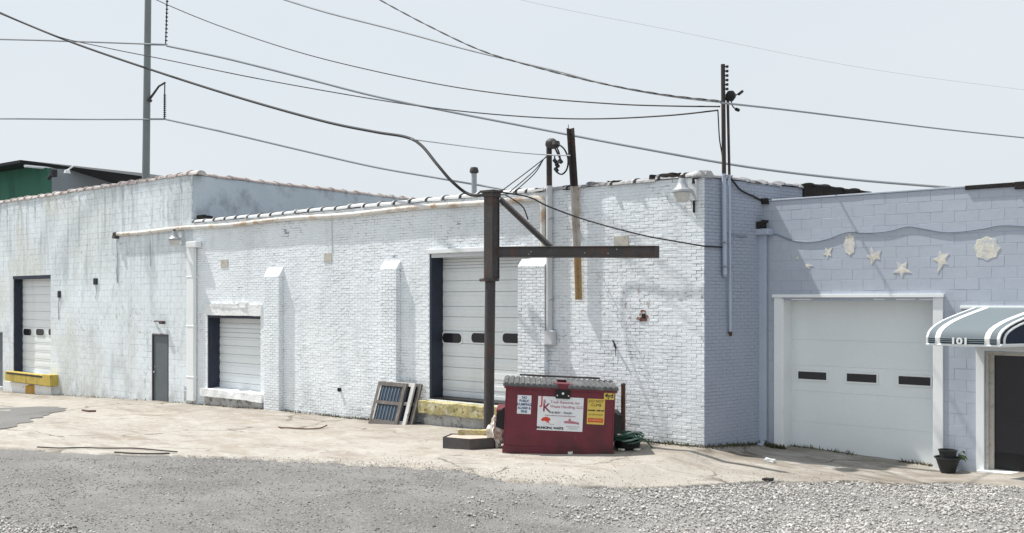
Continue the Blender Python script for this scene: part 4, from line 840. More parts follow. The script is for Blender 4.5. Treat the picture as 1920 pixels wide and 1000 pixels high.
mb.build('pipe_strap', galv, m1)

# ------------------------------------------------------------------ wall lamps
def lamp(px, py, s, Y, label, arm_px):
    p = P(px, py, Y); e = empty('wall_lamp', p, label, 'wall lamp', 'bell lamps on the white walls')
    mb = MB(); mb.lathe([(0, .20), (.05, .19), (.075, .13), (.10, .06), (.17, .02), (.18, -.02), (.17, -.03)], p, 18) if False else mb.lathe([(0, .26 * s), (.06 * s, .25 * s), (.09 * s, .16 * s), (.12 * s, .08 * s), (.19 * s, .02 * s), (.195 * s, -.02 * s), (.17 * s, -.03 * s)], p, 18); mb.build('reflector', galv, e, smooth=True)
    mb = MB(); mb.lathe([(.165 * s, -.02 * s), (.16 * s, -.07 * s), (.12 * s, -.19 * s), (.08 * s, -.21 * s), (0, -.215 * s)], p, 18); mb.build('refractor', lamp_glass, e, smooth=True)
    q = P(arm_px, py - 2, -.05); mb = MB(); mb.tube([p + Vector((0, 0, .08 * s)), q], .03 * s, 8); mb.lumpy(q.x - .09 * s, q.x + .09 * s, -.10, -.003, q.z - .2 * s, q.z + .2 * s, .08, .006, 6); mb.build('bracket', grey_paint_pipe, e)
    mb = MB(); mb.lathe([(0, .04 * s), (.04 * s, .03 * s), (.04 * s, -.03 * s), (0, -.04 * s)], p + Vector((0, 0, .28 * s)), 8); mb.build('photocell', steel_dark, e, smooth=True); return e
lamp(327, 449, 1.0, -.45, 'small bell-shaped lamp under the gutter next to the white downspout', 340)
l2 = lamp(1278.5, 359, 1.0, -.35, 'large bell-shaped lamp high beside the corner of the brick wall', 1300)
mb = MB(); mb.tube([P(1302, 334, -.06), P(1303, 360, -.08), P(1301, 380, -.03), P(1301, 399, -.02)], .022, 8); mb.tube([P(1302, 335, -.06), P(1302, 345, -.07)], .05, 8); mb.build('lamp_conduit', black, l2, smooth=True)

# ------------------------------------------------------------------ overhead and wall cables
def cable(pts, r, m, label, n=8, twist=None, name='overhead_cable'):
    pts = smooth_path([PD(*p) if isinstance(p, tuple) else p for p in pts], n); mb = MB()
    if twist:
        k = len(pts)
        for ph in (0, math.pi):
            mb.tube([p + (RGT * math.cos(i * twist + ph) + Vector((0, 0, math.sin(i * twist + ph)))) * r * .8 for i, p in enumerate(pts)], r * .75, 6)
    else: mb.tube(pts, r, 7)
    o = mb.build(name, m, smooth=True); tag(o, label, 'cable', 'overhead lines' if name == 'overhead_cable' else None); return o
pc = P(926, 362, Yp); pz = (pc - CAM).dot(FWD)
cable([(-500, -190, 46), (-160, -42, 38), (0, 25, 35), (130, 78, 32.5), (277, 129, 30), (440, 181, 27.5), (600, 226, 25), (700, 247, 23.4), (760, 257, 22.4), (790, 273, 22), (820, 309, 21.5), (850, 343, 21.2), (884, 366, 21), (930, 361, pz)], .036, cable_black, 'thick black service bundle sagging across the upper left to the jib post')
cable([(0, 23, 35), (100, 66, 33), (200, 90, 31), (310, 112, 29.5), (480, 147, 27.5), (700, 186, 25), (850, 207, 23), (1000, 220, 21), (1120, 223, 19.5), (1250, 217, 17.9), (1346, 207, 16.6)], .015, cable_black, 'thin black cable parting from the thick bundle and ending low on the twin-pipe mast', 8)
cable([(230, -30, 30), (320, 12, 29), (420, 52, 28), (560, 98, 26), (700, 133, 24), (850, 163, 22), (1000, 183, 20), (1150, 195, 18), (1260, 199, 17), (1350, 200, 16.4)], .014, cable_black, 'black cable from behind the utility pole to the twin-pipe mast')
cable([(660, -30, 24), (712, 0, 23.3), (800, 47, 22.2), (900, 94, 21), (1000, 125, 19.9), (1120, 155, 18.6), (1240, 177, 17.3), (1352, 190, 16.2)], .013, cable_black, 'twisted black service drop coming down from the top middle to the twin-pipe mast', 14, .9)
cable([(480, -18, 40), (600, 20, 36), (740, 56, 32), (880, 94, 28), (1040, 132, 23), (1150, 161, 20), (1260, 181, 17.8), (1352, 192, 16.3)], [.045 - .03 * i / 56 for i in range(57)], cable_grey, 'faint grey line running close under the twisted service drop')
cable([(312, 86, 49), (420, 109, 48), (560, 144, 47), (700, 180, 46), (850, 211, 45), (1000, 240, 44), (1200, 278, 42), (1400, 313, 41), (1600, 337, 40), (1830, 356, 39), (1990, 372, 38)], .055, cable_grey, 'long grey line from the upper insulator falling to the right behind both masts')
cable([(311, 224, 49), (420, 248, 48), (560, 281, 47), (700, 313, 46), (820, 334, 45), (930, 353, 44), (1020, 368, 42)], .05, cable_grey, 'grey line from the lower insulator dropping behind the jib post')
cable([(-1200, 58, 75), (-400, 66, 60), (0, 74, 53), (140, 78, 51), (312, 84, 49.5)], .045, cable_grey, 'upper grey line entering from the left edge to the utility pole')
cable([(-1200, 222, 75), (-400, 222.5, 60), (0, 223, 53), (140, 224, 51), (311, 224, 49.5)], .04, cable_grey, 'lower grey line entering level from the left edge to the utility pole')
cable([(1352, 193, 16.3), (1480, 207, 18.8), (1650, 228, 22), (1800, 246, 25), (2050, 272, 29)], .019, cable_grey, 'grey line leaving the twin-pipe mast for the right edge')
cable([(770, 261, 22.2), (860, 273, 21.6), (950, 284, 20.8), (1020, 290, 20.1), (1069, 292, 19.6)], .014, cable_grey, 'thin grey wire from the bend of the thick bundle to the leaning angle')
cable([(900, -18, 60), (1050, 16, 60), (1250, 55, 60), (1500, 106, 60), (1700, 140, 60), (1980, 176, 60)], .02, cable_pale, 'barely visible pale line crossing the upper right sky')
m2z = (P(1028, 293, -.1) - CAM).dot(FWD)
for i, (x, y, xm_, ym_) in enumerate(((938, 360, 985, 325), (956, 360, 1000, 322), (962, 362, 1002, 326))):
    cable([(x, y, pz), (xm_, ym_, pz - .2), (1020, 298, m2z + .2), (1030, 291, m2z)], .011, cable_black, ['leftmost of three black drop wires from the jib post cap to the weatherhead', 'middle one of three black drop wires from the jib post cap to the weatherhead', 'rightmost of three black drop wires from the jib post cap to the weatherhead'][i], 6)['group'] = 'drop wires to the weatherhead'
wc = smooth_path([P(942, 361, Yp), P(975, 366, Yp + .2), P(1000, 373, -.75), P(1030, 388, -.5), P(1100, 413, -.25), P(1200, 440, -.2), P(1280, 455, -.15), P(1322, 462, -.06), PS(1325, 462, .03), PS(1340, 463, .03), PS(1356, 464, .05)], 6)
mb = MB(); mb.tube(wc, .016, 7); tag(mb.build('wall_cable', cable_black, smooth=True), 'black cable from jib post cap across the brick wall round its corner', 'cable')
loopw = smooth_path([P(948, 366, Yp), P(965, 376, -1.1), P(980, 388, -1.05), P(986, 400, -1.0), P(990, 412, -1.0)], 6); mb = MB(); mb.tube(loopw, .014, 6); tag(mb.build('wall_cable', cable_black, smooth=True), 'short black tail hanging from the jib post beside its brace', 'cable')
mb = MB(); mb.tube(smooth_path([PS(1367, 330, .1), PS(1376, 342, .06), PS(1388, 356, .05), PS(1402, 364, .05), PS(1412, 368, .05), P(1430, 378, YR - .02)], 6), .02, 7); tag(mb.build('wall_cable', cable_black, smooth=True), 'black cable curving from the twin-pipe mast down to the annex roof corner', 'cable')
mb = MB(); wpts = [PS(1362, 436, .1), PS(1372, 440, .05), PS(1395, 443, .04)] + [P(x, y, YR - .015) for x, y in ((1416, 444), (1440, 440), (1456, 440), (1476, 448), (1495, 453), (1520, 454), (1550, 449), (1580, 438), (1598, 435), (1615, 437), (1650, 436), (1675, 432), (1702, 425), (1730, 429), (1765, 435), (1800, 435), (1845, 429), (1880, 423), (1940, 426), (2000, 430))]
mb.tube(smooth_path(wpts, 5), .013, 7); tag(mb.build('wall_cable', mat('dull_blue_cable', (.20, .235, .29), .6, .1), smooth=True), 'blue painted cable sagging in swags along the annex wall above the starfish', 'cable')

# ------------------------------------------------------------------ dumpster
dth = R(1.0); ex = RGT * math.cos(dth) - FWD * math.sin(dth); ang = math.atan2(ex.y, ex.x); dl = PD(943, 846, 17.75); dr = PD(1149, 856, 17.70); Wd = 206 / F * 17.72; roll = R(2.6)
dm = empty('dumpster', (dl.x, dl.y, dl.z), 'maroon front-load dumpster with ridged grey lids and stuck-on signs', 'dumpster', rz=ang); dm.rotation_euler = (0, roll, ang)
print('dumpster width', Wd)
Hd = 1.30; Dd = 1.1
mb = MB(); t = .03
prof_s = [(0, .10), (0, Hd), (Dd, Hd + .02), (Dd, .10)]
mb.prism([(0, y, z) for y, z in prof_s], (0, 0, 0), (t, 0, 0)); mb.prism([(Wd - t, y, z) for y, z in prof_s], (0, 0, 0), (t, 0, 0))
mb.box(t, Wd - t, 0, t, .10, Hd); mb.box(t, Wd - t, Dd - t, Dd, .10, Hd + .02); mb.box(t, Wd - t, t, Dd - t, .10, .13)
mb.box(-.03, Wd + .03, -.03, .02, Hd - .10, Hd - .005); mb.box(-.015, Wd + .015, -.02, .02, -.03, .11)
body = mb.build('body', maroon, dm, local=True, bevel=.008)
for x in (.12, Wd - .27): MB().box(x, x + .15, .05, Dd - .05, .0, .10).build('skid', steel_dark, dm, local=True)
for side in (-1, 1):
    x0 = -.16 if side < 0 else Wd + .004; mb = MB(); mb.prism([(x0, .06, .55), (x0, .06, .78), (x0, 1.0, .78), (x0, 1.0, .55)], (0, 0, 0), (.156, 0, 0)); o = mb.build('fork_pocket', maroon if side < 0 else black, dm, local=True, bevel=.01)
    mb = MB(); xx = 0 if side < 0 else Wd; s = side
    mb.prism([(xx + s * .004, .02, .84), (xx + s * .15, .02, .70), (xx + s * .16, .02, .45), (xx + s * .004, .02, .40)], (0, 0, 0), (0, .05, 0)); mb.build('pocket_gusset', black, dm, local=True)
# corrugated lids, a lip over the front
def lid(x0, x1):
    mb = MB(); n = int((x1 - x0) / .10); prof_x = []
    for i in range(n):
        a = x0 + (x1 - x0) * i / n; w = (x1 - x0) / n
        prof_x += [(a, 0), (a + w * .2, 0), (a + w * .3, .022), (a + w * .8, .022), (a + w * .9, 0)]
    prof_x.append((x1, 0)); m = len(prof_x)
    path = [(-.06, Hd - .045, .5), (-.055, Hd - .005, .9), (-.01, Hd + .012, 1), (Dd * .5, Hd + .02, 1), (Dd + .02, Hd + .03, 1)]
    vs = []
    for y, z, k in path: vs += [(x, y - h * (1 - k) * .6, z + h * k) for x, h in prof_x]
    dn = [(x, y + .012 if i == 0 else y, z - .012) for i, (y, z, k) in enumerate(path) for x, h in prof_x]
    q = len(vs); fs = [(i * m + j, i * m + j + 1, (i + 1) * m + j + 1, (i + 1) * m + j) for i in range(len(path) - 1) for j in range(m - 1)]
    fs += [(q + i * m + j, q + (i + 1) * m + j, q + (i + 1) * m + j + 1, q + i * m + j + 1) for i in range(len(path) - 1) for j in range(m - 1)]
    fs += [(j, q + j, q + j + 1, j + 1) for j in range(m - 1)] + [(i * m, (i + 1) * m, q + (i + 1) * m, q + i * m) for i in range(len(path) - 1)] + [(i * m + m - 1, q + i * m + m - 1, q + (i + 1) * m + m - 1, (i + 1) * m + m - 1) for i in range(len(path) - 1)]
    mb.add(vs + dn, fs); return mb.build('lid', lid_grey, dm, local=True)
lid(-.05, Wd * .475); lid(Wd * .565, Wd + .05)
mb = MB(); mb.tube([(.25, Dd + .03, Hd + .075), (Wd - .22, Dd + .03, Hd + .075)], .02, 8); mb.build('hinge_rod', steel_dark, dm, local=True)
fx = lambda px: (px - 943) / (1149 - 943) * Wd
fz = lambda px, py: ((846 + (px - 943) * 10 / 206) - py) / 98.8
mb = MB(); xa, xb = fx(1037), fx(1064); mb.box(xa - .05, xb + .05, -.034, .3, Hd - .09, Hd + .035); mb.build('lid_post', maroon, dm, local=True, bevel=.01)
lp = MB(); lp.box(xa, xb, -.055, -.036, Hd - .25, Hd - .075); lat = lp.build('latch_plate', black, dm, local=True, bevel=.01)
for x, z, r in (((xa + xb) / 2, Hd - .15, .026), (xa + .03, Hd - .19, .014), (xb - .03, Hd - .19, .014)): MB().lathe([(0, 0), (r, 0), (r * .8, .012), (0, .014)], (x, -.055, z), 8, axis='Y').build('latch_bolt', sign_white, lat, local=True)
def sign(px0, px1, py0, py1, m, nm='sign', lab=None):
    xa, xb = fx(px0), fx(px1); pm = (px0 + px1) / 2; z0, z1 = fz(pm, py1), fz(pm, py0)
    o = MB().box(xa, xb, -.008, -.002, z0, z1).build(nm, m, dm, local=True); 
    if lab: o['label'] = lab
    return o, xa, xb, z0, z1
def put(par, xa, xb, z0, z1, u, v, body, h, m, sx=1., al='CENTER', bold=0.):
    text(body, par, h, m, (xa + (xb - xa) * u, -.0095, z0 + (z1 - z0) * v), (1, 0, 0), (0, -1, 0), align=al, sx=sx, bold=bold)
s, *q = sign(966, 992, 741, 776, sign_white, lab='white sign with blue letters')
for v, b_ in ((.87, 'NO'), (.69, 'PUBLIC'), (.50, 'DUMPING'), (.31, 'ALARM &'), (.12, 'FINE')): put(s, *q, .5, v, b_, .066, ink_blue, .9, bold=.002)
s, *q = sign(1004.5, 1090, 744.5, 808, sign_white, lab='wide white company sign with red truck pictures')
put(s, *q, .085, .86, 'J', .22, ink_red, .9, bold=.004); put(s, *q, .15, .85, '&', .09, ink_maroon); put(s, *q, .19, .66, 'K', .22, ink_maroon, 1., bold=.004)
put(s, *q, .27, .84, 'Trash Removal, Inc', .072, ink_pink, 1., 'LEFT', .001); put(s, *q, .27, .71, 'Waste Handling, LLC', .072, ink_pink, 1., 'LEFT', .001)
put(s, *q, .5, .53, 'THE BEST - TRASH', .05, ink_black, 1.1, bold=.001); put(s, *q, .5, .445, 'www.trashremovalwastehandling.com', .036, ink_maroon, 1.05)
put(s, *q, .29, .07, 'MUNICIPAL WASTE', .058, ink_black, 1., bold=.003); put(s, *q, .33, .18, 'Recycle', .03, ink_grey); put(s, *q, .79, .14, 'Residential Service', .034, ink_grey); put(s, *q, .79, .08, 'Commercial', .034, ink_grey)
xa, xb, z0, z1 = q; wS, hS = xb - xa, z1 - z0
def flat(par, pts, m, nm): MB().prism([(xa + wS * u, -.008, z0 + hS * v) for u, v in pts], (0, 0, 0), (0, -.0025, 0)).build(nm, m, par, local=True)
flat(s, [(.08, .30), (.12, .37), (.20, .40), (.28, .36), (.29, .30), (.25, .27), (.27, .20), (.22, .24), (.16, .28), (.12, .26)], ink_red, 'truck_print')
flat(s, [(.58, .25), (.60, .29), (.66, .31), (.68, .29), (.70, .38), (.73, .37), (.74, .31), (.92, .27), (.92, .20), (.87, .22), (.70, .23), (.62, .23)], ink_pink, 'truck_print')
s, *q = sign(1097.5, 1130, 748, 796, sign_yellow, lab='yellow warning sign with red band'); xa, xb, z0, z1 = q; wS, hS = xb - xa, z1 - z0
flat(s, [(.06, .08), (.94, .08), (.94, .24), (.06, .24)], ink_red, 'red_band'); put(s, *q, .5, .9, 'DO NOT', .07, ink_black, 1.); put(s, *q, .5, .75, 'CLIMB', .07, ink_black, 1.); put(s, *q, .5, .54, 'DANGER - KEEP OFF', .034, ink_black, 1., bold=.002); put(s, *q, .5, .38, 'HOT ASHES OR LIQUIDS', .025, ink_black)
put(s, *q, .5, .16, 'WARNING', .055, sign_yellow, 1.)
s, *q = sign(1127.5, 1147, 735.5, 749.5, sign_yellow, lab='small yellow size sticker'); put(s, *q, .5, .5, '4yd', .11, ink_black, 1., bold=.003)

# ------------------------------------------------------------------ things on the apron
def on(px, py): p = PG(px, py); p.z = apron_z(p.x, p.y); return p
# old window sashes leaning on the wall
ys_ = -.66; wA = Vector((PX(690, ys_), ys_, 0)); wA.z = apron_z(wA.x, ys_); Wp = PX(743, ys_) - wA.x; exw = Vector((1, 0, 0)); bk = Vector((0, 1, 0)); tl = R(19); upw = Vector((0, bk.y * math.sin(tl), math.cos(tl))); nf = Vector((0, -math.cos(tl), math.sin(tl)))
def sash(o, W, H, label, m, panes=True):
    e = empty('old_window', o, label, 'window', 'old window sashes leaning at the pilaster')
    t = .055; b = .11
    def bar(u0, u1, v0, v1, name, mm, f0=0., th=t): return MB().obox(o + exw * u0 + upw * v0 - nf * f0, exw, upw, -nf, u1 - u0, v1 - v0, th).build(name, mm, e, bevel=.004)
    bar(0, b, 0, H, 'stile', m); bar(W - b, W, 0, H, 'stile', m); bar(b, W - b, 0, b * 1.2, 'rail', m); bar(b, W - b, H - b * .9, H, 'rail', m); bar(b, W - b, H * .48, H * .56, 'rail', m)
    if panes:
        for v0, v1 in ((b * 1.2, H * .48), (H * .56, H - b * .9)):
            bar(b, W - b, v0, v1, 'pane', pane_blue, .035, .008); bar(b, b + .035, v0, v1, 'bead', wood_white, -.002, .03)
            for k in range(6):
                u = b + .07 + k * (W - 2 * b - .1) / 6; bar(u, u + .035, v0 + .01, v1 - .02, 'reflection_strip', reflection_blue, .022, .012)  # thin pale bars stand in for reflections in the pane
    return e
sash(wA, Wp, 1.08, 'front grey wooden window sash with reflections built as two rows of blue strips', wood_grey)
o2 = wA + Vector((.20, .085, 0)); sash(o2, Wp, 1.09, 'white-edged window sash second in the leaning stack', wood_white)
o3 = o2 + Vector((.14, .09, 0)); sash(o3, Wp, 1.07, 'dark brown window sash at the back of the leaning stack', wood_grey)
# concrete island with a steel edge, mossy timber on it
ci = [on(830, 842), on(880, 844.5), on(926, 841), on(936, 837.5), on(905, 835), on(846, 835.5)]; zi = max(p.z for p in ci); hi_ = .215
edge_steel = mat('grey_edge_steel', (.085, .08, .08), .65, .15, 3, .1, 25, .2, layers=(((.13, .10, .085), 4, .55, .7, .5, O1),))
isl = empty('kerb_island', ci[1], 'low concrete island edged with dark steel plate beside the dumpster', 'kerb')
mb = MB(); cen = sum(ci, Vector()) / 6
inn = [Vector((p.x, p.y, 0)) + (Vector((cen.x - p.x, cen.y - p.y, 0))).normalized() * .02 for p in ci]
mb.prism([Vector((p.x, p.y, zi - .1)) for p in inn], (0, 0, 0), (0, 0, hi_ + .08)); mb.build('concrete_fill', mat('pinkish_concrete', (.50, .42, .36), .9, .1, 3, .1, 30, .4), isl)
for i in range(6):
    a_, b_ = ci[i], ci[(i + 1) % 6]; d_ = (b_ - a_); d_.z = 0; L_ = d_.length; d_.normalize(); nn = Vector((d_.y, -d_.x, 0)); nn = nn if nn.dot(cen - a_) > 0 else -nn
    MB().obox(Vector((a_.x, a_.y, zi - .06)) + nn * .003, d_, nn, (0, 0, 1), L_, .014, hi_ + .06).build('steel_edge', edge_steel, isl)
tq = PD(858, 811, 18.6); a_ = on(858, 836.5); b_ = on(914, 835.5); zt_ = zi + hi_ - .02
mb = MB(); d_ = Vector((b_.x - a_.x, b_.y - a_.y, 0)); n_ = Vector((-d_.y, d_.x, 0)).normalized(); o_ = Vector((a_.x, a_.y, zt_)); L_ = d_.length
mb.lumpy(0, L_, 0, .14, 0, .10, .06, .02, 7); dn_ = d_.normalized(); mb.v = [o_ + dn_ * v.x + n_ * v.y + Vector((0, 0, v.z)) for v in mb.v]
tag(mb.build('mossy_timber', moss_yellow, smooth=True), 'short moss-covered timber lying on the concrete island', 'timber')
# white sack squeezed beside the dumpster
p = on(931, 838); mb = MB(); bm = bmesh.new(); bmesh.ops.create_icosphere(bm, subdivisions=4, radius=1)
for v in bm.verts:
    n_ = v.co.normalized(); r = 1 + .35 * noise.noise(n_ * 2.2) + .22 * noise.noise(n_ * 5) + .10 * noise.noise(n_ * 11); zf = (n_.z + 1) / 2
    v.co = Vector((n_.x * r * (.19 - .09 * zf), n_.y * r * .2, max(0, (n_.z * r + .92) * .31)))
bm.verts.index_update(); mb.add([p + v.co - RGT * .01 - FWD * .02 for v in bm.verts], [tuple(v.index for v in f.verts) for f in bm.faces]); bm.free()
mb.v = [Vector((v.x, v.y, v.z)) for v in mb.v]; tag(mb.build('white_sack', sack_m, smooth=True), 'crumpled dirty white sack wedged against the left side of the dumpster', 'sack')
# bollard
bp = PD(1168.5, 824, 18.7); bp.z = apron_z(bp.x, bp.y); bo = empty('bollard', bp, 'thin rusty pipe bollard standing between dumpster and brick wall', 'bollard'); zt_ = PD(1168.5, 720, 18.7).z
mb = MB(); mb.tube([bp - Vector((0, 0, .1)), (bp.x, bp.y, zt_)], .045, 12); mb.build('pipe', rust, bo, smooth=True); mb = MB(); mb.lathe([(0, .025), (.03, .02), (.05, 0), (.05, -.03), (0, -.03)], (bp.x, bp.y, zt_), 12); mb.build('pipe_cap', steel_dark, bo, smooth=True)
# hose heap in a black tub
hp = on(1176, 843); tb = empty('black_tub', hp, 'shallow black tub on the ground right of the dumpster', 'tub')
mb = MB(); mb.lathe([(0, 0), (.24, 0), (.27, .15), (.25, .15), (.22, .03), (0, .03)], hp + Vector((0, 0, .03)), 20); mb.build('basin', black, tb, smooth=True)
for k in range(2):
    q_ = hp + RGT * (-.14 + .3 * k) - FWD * .2; MB().box(q_.x - .06, q_.x + .06, q_.y - .03, q_.y + .05, q_.z, q_.z + .035).build('foot', sack_m, tb, bevel=.008)
mb = MB(); pts = []
for k in range(150):
    t_ = k * .33; r = .21 + .06 * math.sin(k * .37) + .03 * math.sin(k * .91); pts.append(hp + Vector((r * 1.25 * math.cos(t_), r * math.sin(t_), .20 + .10 * noise.noise(Vector((k * .13, 0, 0))) + .0006 * k + .05 * math.sin(k * .5))))
mb.tube(pts, .014, 6)
mb.tube(smooth_path([hp + Vector((.25, 0, .22)), hp + RGT * .34 + Vector((0, 0, .18)), hp + RGT * .46 + Vector((0, 0, .05)), hp + RGT * .5 - FWD * .1 + Vector((0, 0, .02))]), .014, 6)
tag(mb.build('garden_hose', hose_m, smooth=True), 'tangled dark green garden hose heaped on the black tub', 'hose')
mb = MB(); mb.tube(smooth_path([hp + RGT * -.3 + Vector((0, 0, .22)), hp + RGT * -.1 - FWD * .2 + Vector((0, 0, .30)), hp + RGT * .15 - FWD * .1 + Vector((0, 0, .34)), hp + RGT * .28 + Vector((0, 0, .26))]), .018, 6)
mb.tube(smooth_path([hp + RGT * -.32 + Vector((0, 0, .15)), hp + RGT * -.05 - FWD * .27 + Vector((0, 0, .19)), hp + RGT * .2 - FWD * .22 + Vector((0, 0, .24))]), .018, 6); tag(mb.build('hose_offcut', hose_pale, smooth=True), 'pale green hose lengths lying over the dark hose tangle', 'hose')
# ochre block at the left dock
p = on(62, 739); mb = MB(); r_ = Matrix.Rotation(R(35), 3, 'Z'); mb.box(-.2, .2, -.2, .2, 0, .34); mb.v = [p + r_ @ v for v in mb.v]; bx = mb.build('wooden_block', ochre, bevel=.02); tag(bx, 'ochre yellow block standing on the ground under the yellow dock ledge', 'block')
# plant pots
pp_ = P(1777, 882, YR - .34); pp_.z = apron_z(pp_.x, pp_.y); sc_ = (pp_ - CAM).dot(FWD) / F
pot = empty('plant_pot', pp_, 'large flared black plastic pot outside the garage door corner', 'plant pot'); h1 = 29 * sc_
mb = MB(); mb.lathe([(0, 0), (12.5 * sc_, 0), (15 * sc_, h1 * .25), (19 * sc_, h1 * .7), (21 * sc_, h1 * .88), (24 * sc_, h1 * .94), (24 * sc_, h1), (21.5 * sc_, h1), (18 * sc_, h1 * .75), (0, h1 * .72)], pp_, 28); mb.build('pot_shell', pot_black, pot, smooth=True)
MB().lathe([(0, h1 * .74), (18.2 * sc_, h1 * .76), (18.3 * sc_, h1 * .80), (0, h1 * .86)], pp_, 20).build('soil', soil, pot, smooth=True)
p2 = pp_ + Vector((0, 0, h1 * .82)) + RGT * 0.0; pot2 = empty('plant_pot', p2, 'smaller black nursery pot standing inside the large flared pot', 'plant pot'); h2 = 19 * sc_
mb = MB(); mb.lathe([(0, 0), (13 * sc_, 0), (15.5 * sc_, h2 * .9), (16.8 * sc_, h2 * .9), (16.8 * sc_, h2), (15 * sc_, h2), (14 * sc_, h2 * .7), (0, h2 * .68)], p2, 24); mb.build('pot_shell', pot_black, pot2, smooth=True)
plt = empty('wilted_plant', pp_ + Vector((0, 0, h1 * .8)) + RGT * (20 * sc_), 'wilted drooping green plant hanging over the pot rim', 'plant')
base = pp_ + Vector((0, 0, h1 * .84)) + RGT * (17 * sc_) - FWD * .06
for k in range(7):
    a_ = random.uniform(-.5, .7); top = base + RGT * (a_ * .06 + .03) + Vector((0, 0, random.uniform(.05, .16))); tip = top + RGT * random.uniform(.05, .13) + Vector((0, 0, random.uniform(-.13, .0))) - FWD * random.uniform(-.05, .06)
    s_ = MB().tube(smooth_path([base, top, top.lerp(tip, .4) + Vector((0, 0, .02))], 4), .004, 5).build('stem', leaf_m, plt)
    d_ = (tip - top); sd = d_.cross(-FWD).normalized() * .022; m_ = top.lerp(tip, .5) + Vector((0, 0, .018))
    MB().add([top, m_ + sd, tip, m_ - sd, m_ + Vector((0, 0, .008))], [(0, 1, 4), (1, 2, 4), (2, 3, 4), (3, 0, 4)]).build('leaf', leaf_m, plt)
# strips and rods lying about
q_ = [on(x, y) + Vector((0, 0, z)) for x, y, z in ((522, 801, .01), (530, 804, .03), (545, 803.5, .02), (560, 804.5, .02), (580, 805.5, .02), (600, 805, .03), (613, 801.5, .05))]
mb = MB(); mb.tube(smooth_path(q_, 4), .016, 5); tag(mb.build('bent_rod', rust, smooth=True), 'bent rusty rod lying on the concrete near the leaning sashes', 'rod')
q_ = [on(x, y) + Vector((0, 0, .03)) for x, y in ((70, 841), (110, 843), (150, 842.4), (200, 844.5), (250, 845.5), (290, 849.5), (332, 853.5))]
mb = MB(); mb.tube(smooth_path(q_, 6), .014, 6); tag(mb.build('rubber_strip', strip_m, smooth=True), 'long black rubber strip along the edge of the concrete', 'strip')
q_ = [on(x, y) + Vector((0, 0, .02)) for x, y in ((215, 852), (250, 855), (290, 856), (318, 855.5))]
mb = MB(); mb.tube(smooth_path(q_, 6), .016, 6); tag(mb.build('rubber_strip', strip_m, smooth=True), 'short black rubber strip just in front of the long one', 'strip')
q_ = [on(x, y) + Vector((0, 0, .015)) for x, y in ((155, 772), (168, 773.5), (180, 773))]; mb = MB(); mb.tube(q_, .04, 5); tag(mb.build('metal_scrap', rust), 'small rusty scrap lying beside the asphalt patch', 'scrap')
p = on(1443, 868); mb = MB(); mb.lumpy(p.x - .09, p.x + .09, p.y - .05, p.y + .05, p.z, p.z + .06, .03, .02, 9); tag(mb.build('white_stone', rough_white, smooth=True), 'pale fist-sized stone on the concrete before the annex corner', 'stone')
p = on(1440, 903); mb = MB(); mb.lumpy(p.x - .08, p.x + .08, p.y - .05, p.y + .05, p.z, p.z + .04, .03, .015, 9); tag(mb.build('dark_stone', tar, smooth=True), 'flat black lump at the edge of the gravel', 'stone')
p = on(1068, 851); mb = MB(); mb.lumpy(p.x - .07, p.x + .07, p.y - .05, p.y + .03, p.z, p.z + .05, .03, .015, 9); tag(mb.build('white_stone', rough_white, smooth=True), 'pale stone lying at the front foot of the dumpster', 'stone')

# ------------------------------------------------------------------ loose matter: gravel, stones, weeds
ICO = None
def ico():
    bm = bmesh.new(); bmesh.ops.create_icosphere(bm, subdivisions=1, radius=1); v = np.array([x.co[:] for x in bm.verts]); bm.verts.index_update(); f = np.array([[q.index for q in p.verts] for p in bm.faces]); bm.free(); return v, f
IV, IF = ico()
def stones(name, pts, size, material, label):
    n = len(pts); pts = np.asarray(pts); S = size[:, None] * rng.uniform(.6, 1.25, (n, 3)) * np.array([1, 1, .62])
    V = IV[None] * rng.uniform(.72, 1.22, (n, 12, 1)) * S[:, None, :]; t = rng.uniform(0, 6.28, n); c, s = np.cos(t)[:, None], np.sin(t)[:, None]
    X = V[..., 0] * c - V[..., 1] * s; Y = V[..., 0] * s + V[..., 1] * c; V = np.stack([X, Y, V[..., 2]], -1)
    tl = rng.uniform(-.5, .5, n)[:, None]; Yt = V[..., 1] * np.cos(tl) - V[..., 2] * np.sin(tl); Zt = V[..., 1] * np.sin(tl) + V[..., 2] * np.cos(tl); V = np.stack([V[..., 0], Yt, Zt], -1)
    V += pts[:, None, :]; Fq = (IF[None] + 12 * np.arange(n)[:, None, None]).reshape(-1, 3)
    o = np_obj(name, V.reshape(-1, 3), Fq, material); tag(o, label, name, kind='stuff'); return o
def ground_z(x, y): return gz(x, y) + .02 * np.sin(x * .9 + y * .4) * np.sin(y * .7) - .03
def pxs(x, y, z):
    vx, vy, vz = x - CAM.x, y - CAM.y, z - CAM.z; d = vx * FWD.x + vy * FWD.y; r = vx * RGT.x + vy * RGT.y; return 960 + F * r / d, HOR - F * vz / d, d
def scatter(n, fn):
    """Random ground points inside what the yard shows (plus a margin), kept with the likelihood fn gives."""
    d = np.sqrt(rng.uniform(10.2 ** 2, 17.5 ** 2, n)); u = rng.uniform(-.62, .66, n); x = CAM.x + d * (FWD.x + u * RGT.x); y = CAM.y + d * (FWD.y + u * RGT.y); z = ground_z(x, y)
    px, py, _ = pxs(x, y, z); k = rng.uniform(0, 1, n) < fn(x, y, px, py); return x[k], y[k], z[k]
nzv = lambda x, y, s, o=0.: np.array([noise.noise(Vector((a * s + o, b * s, o))) for a, b in zip(x, y)])
eyv = lambda x: np.interp(x, [p[0] for p in ep], [p[1] for p in ep])
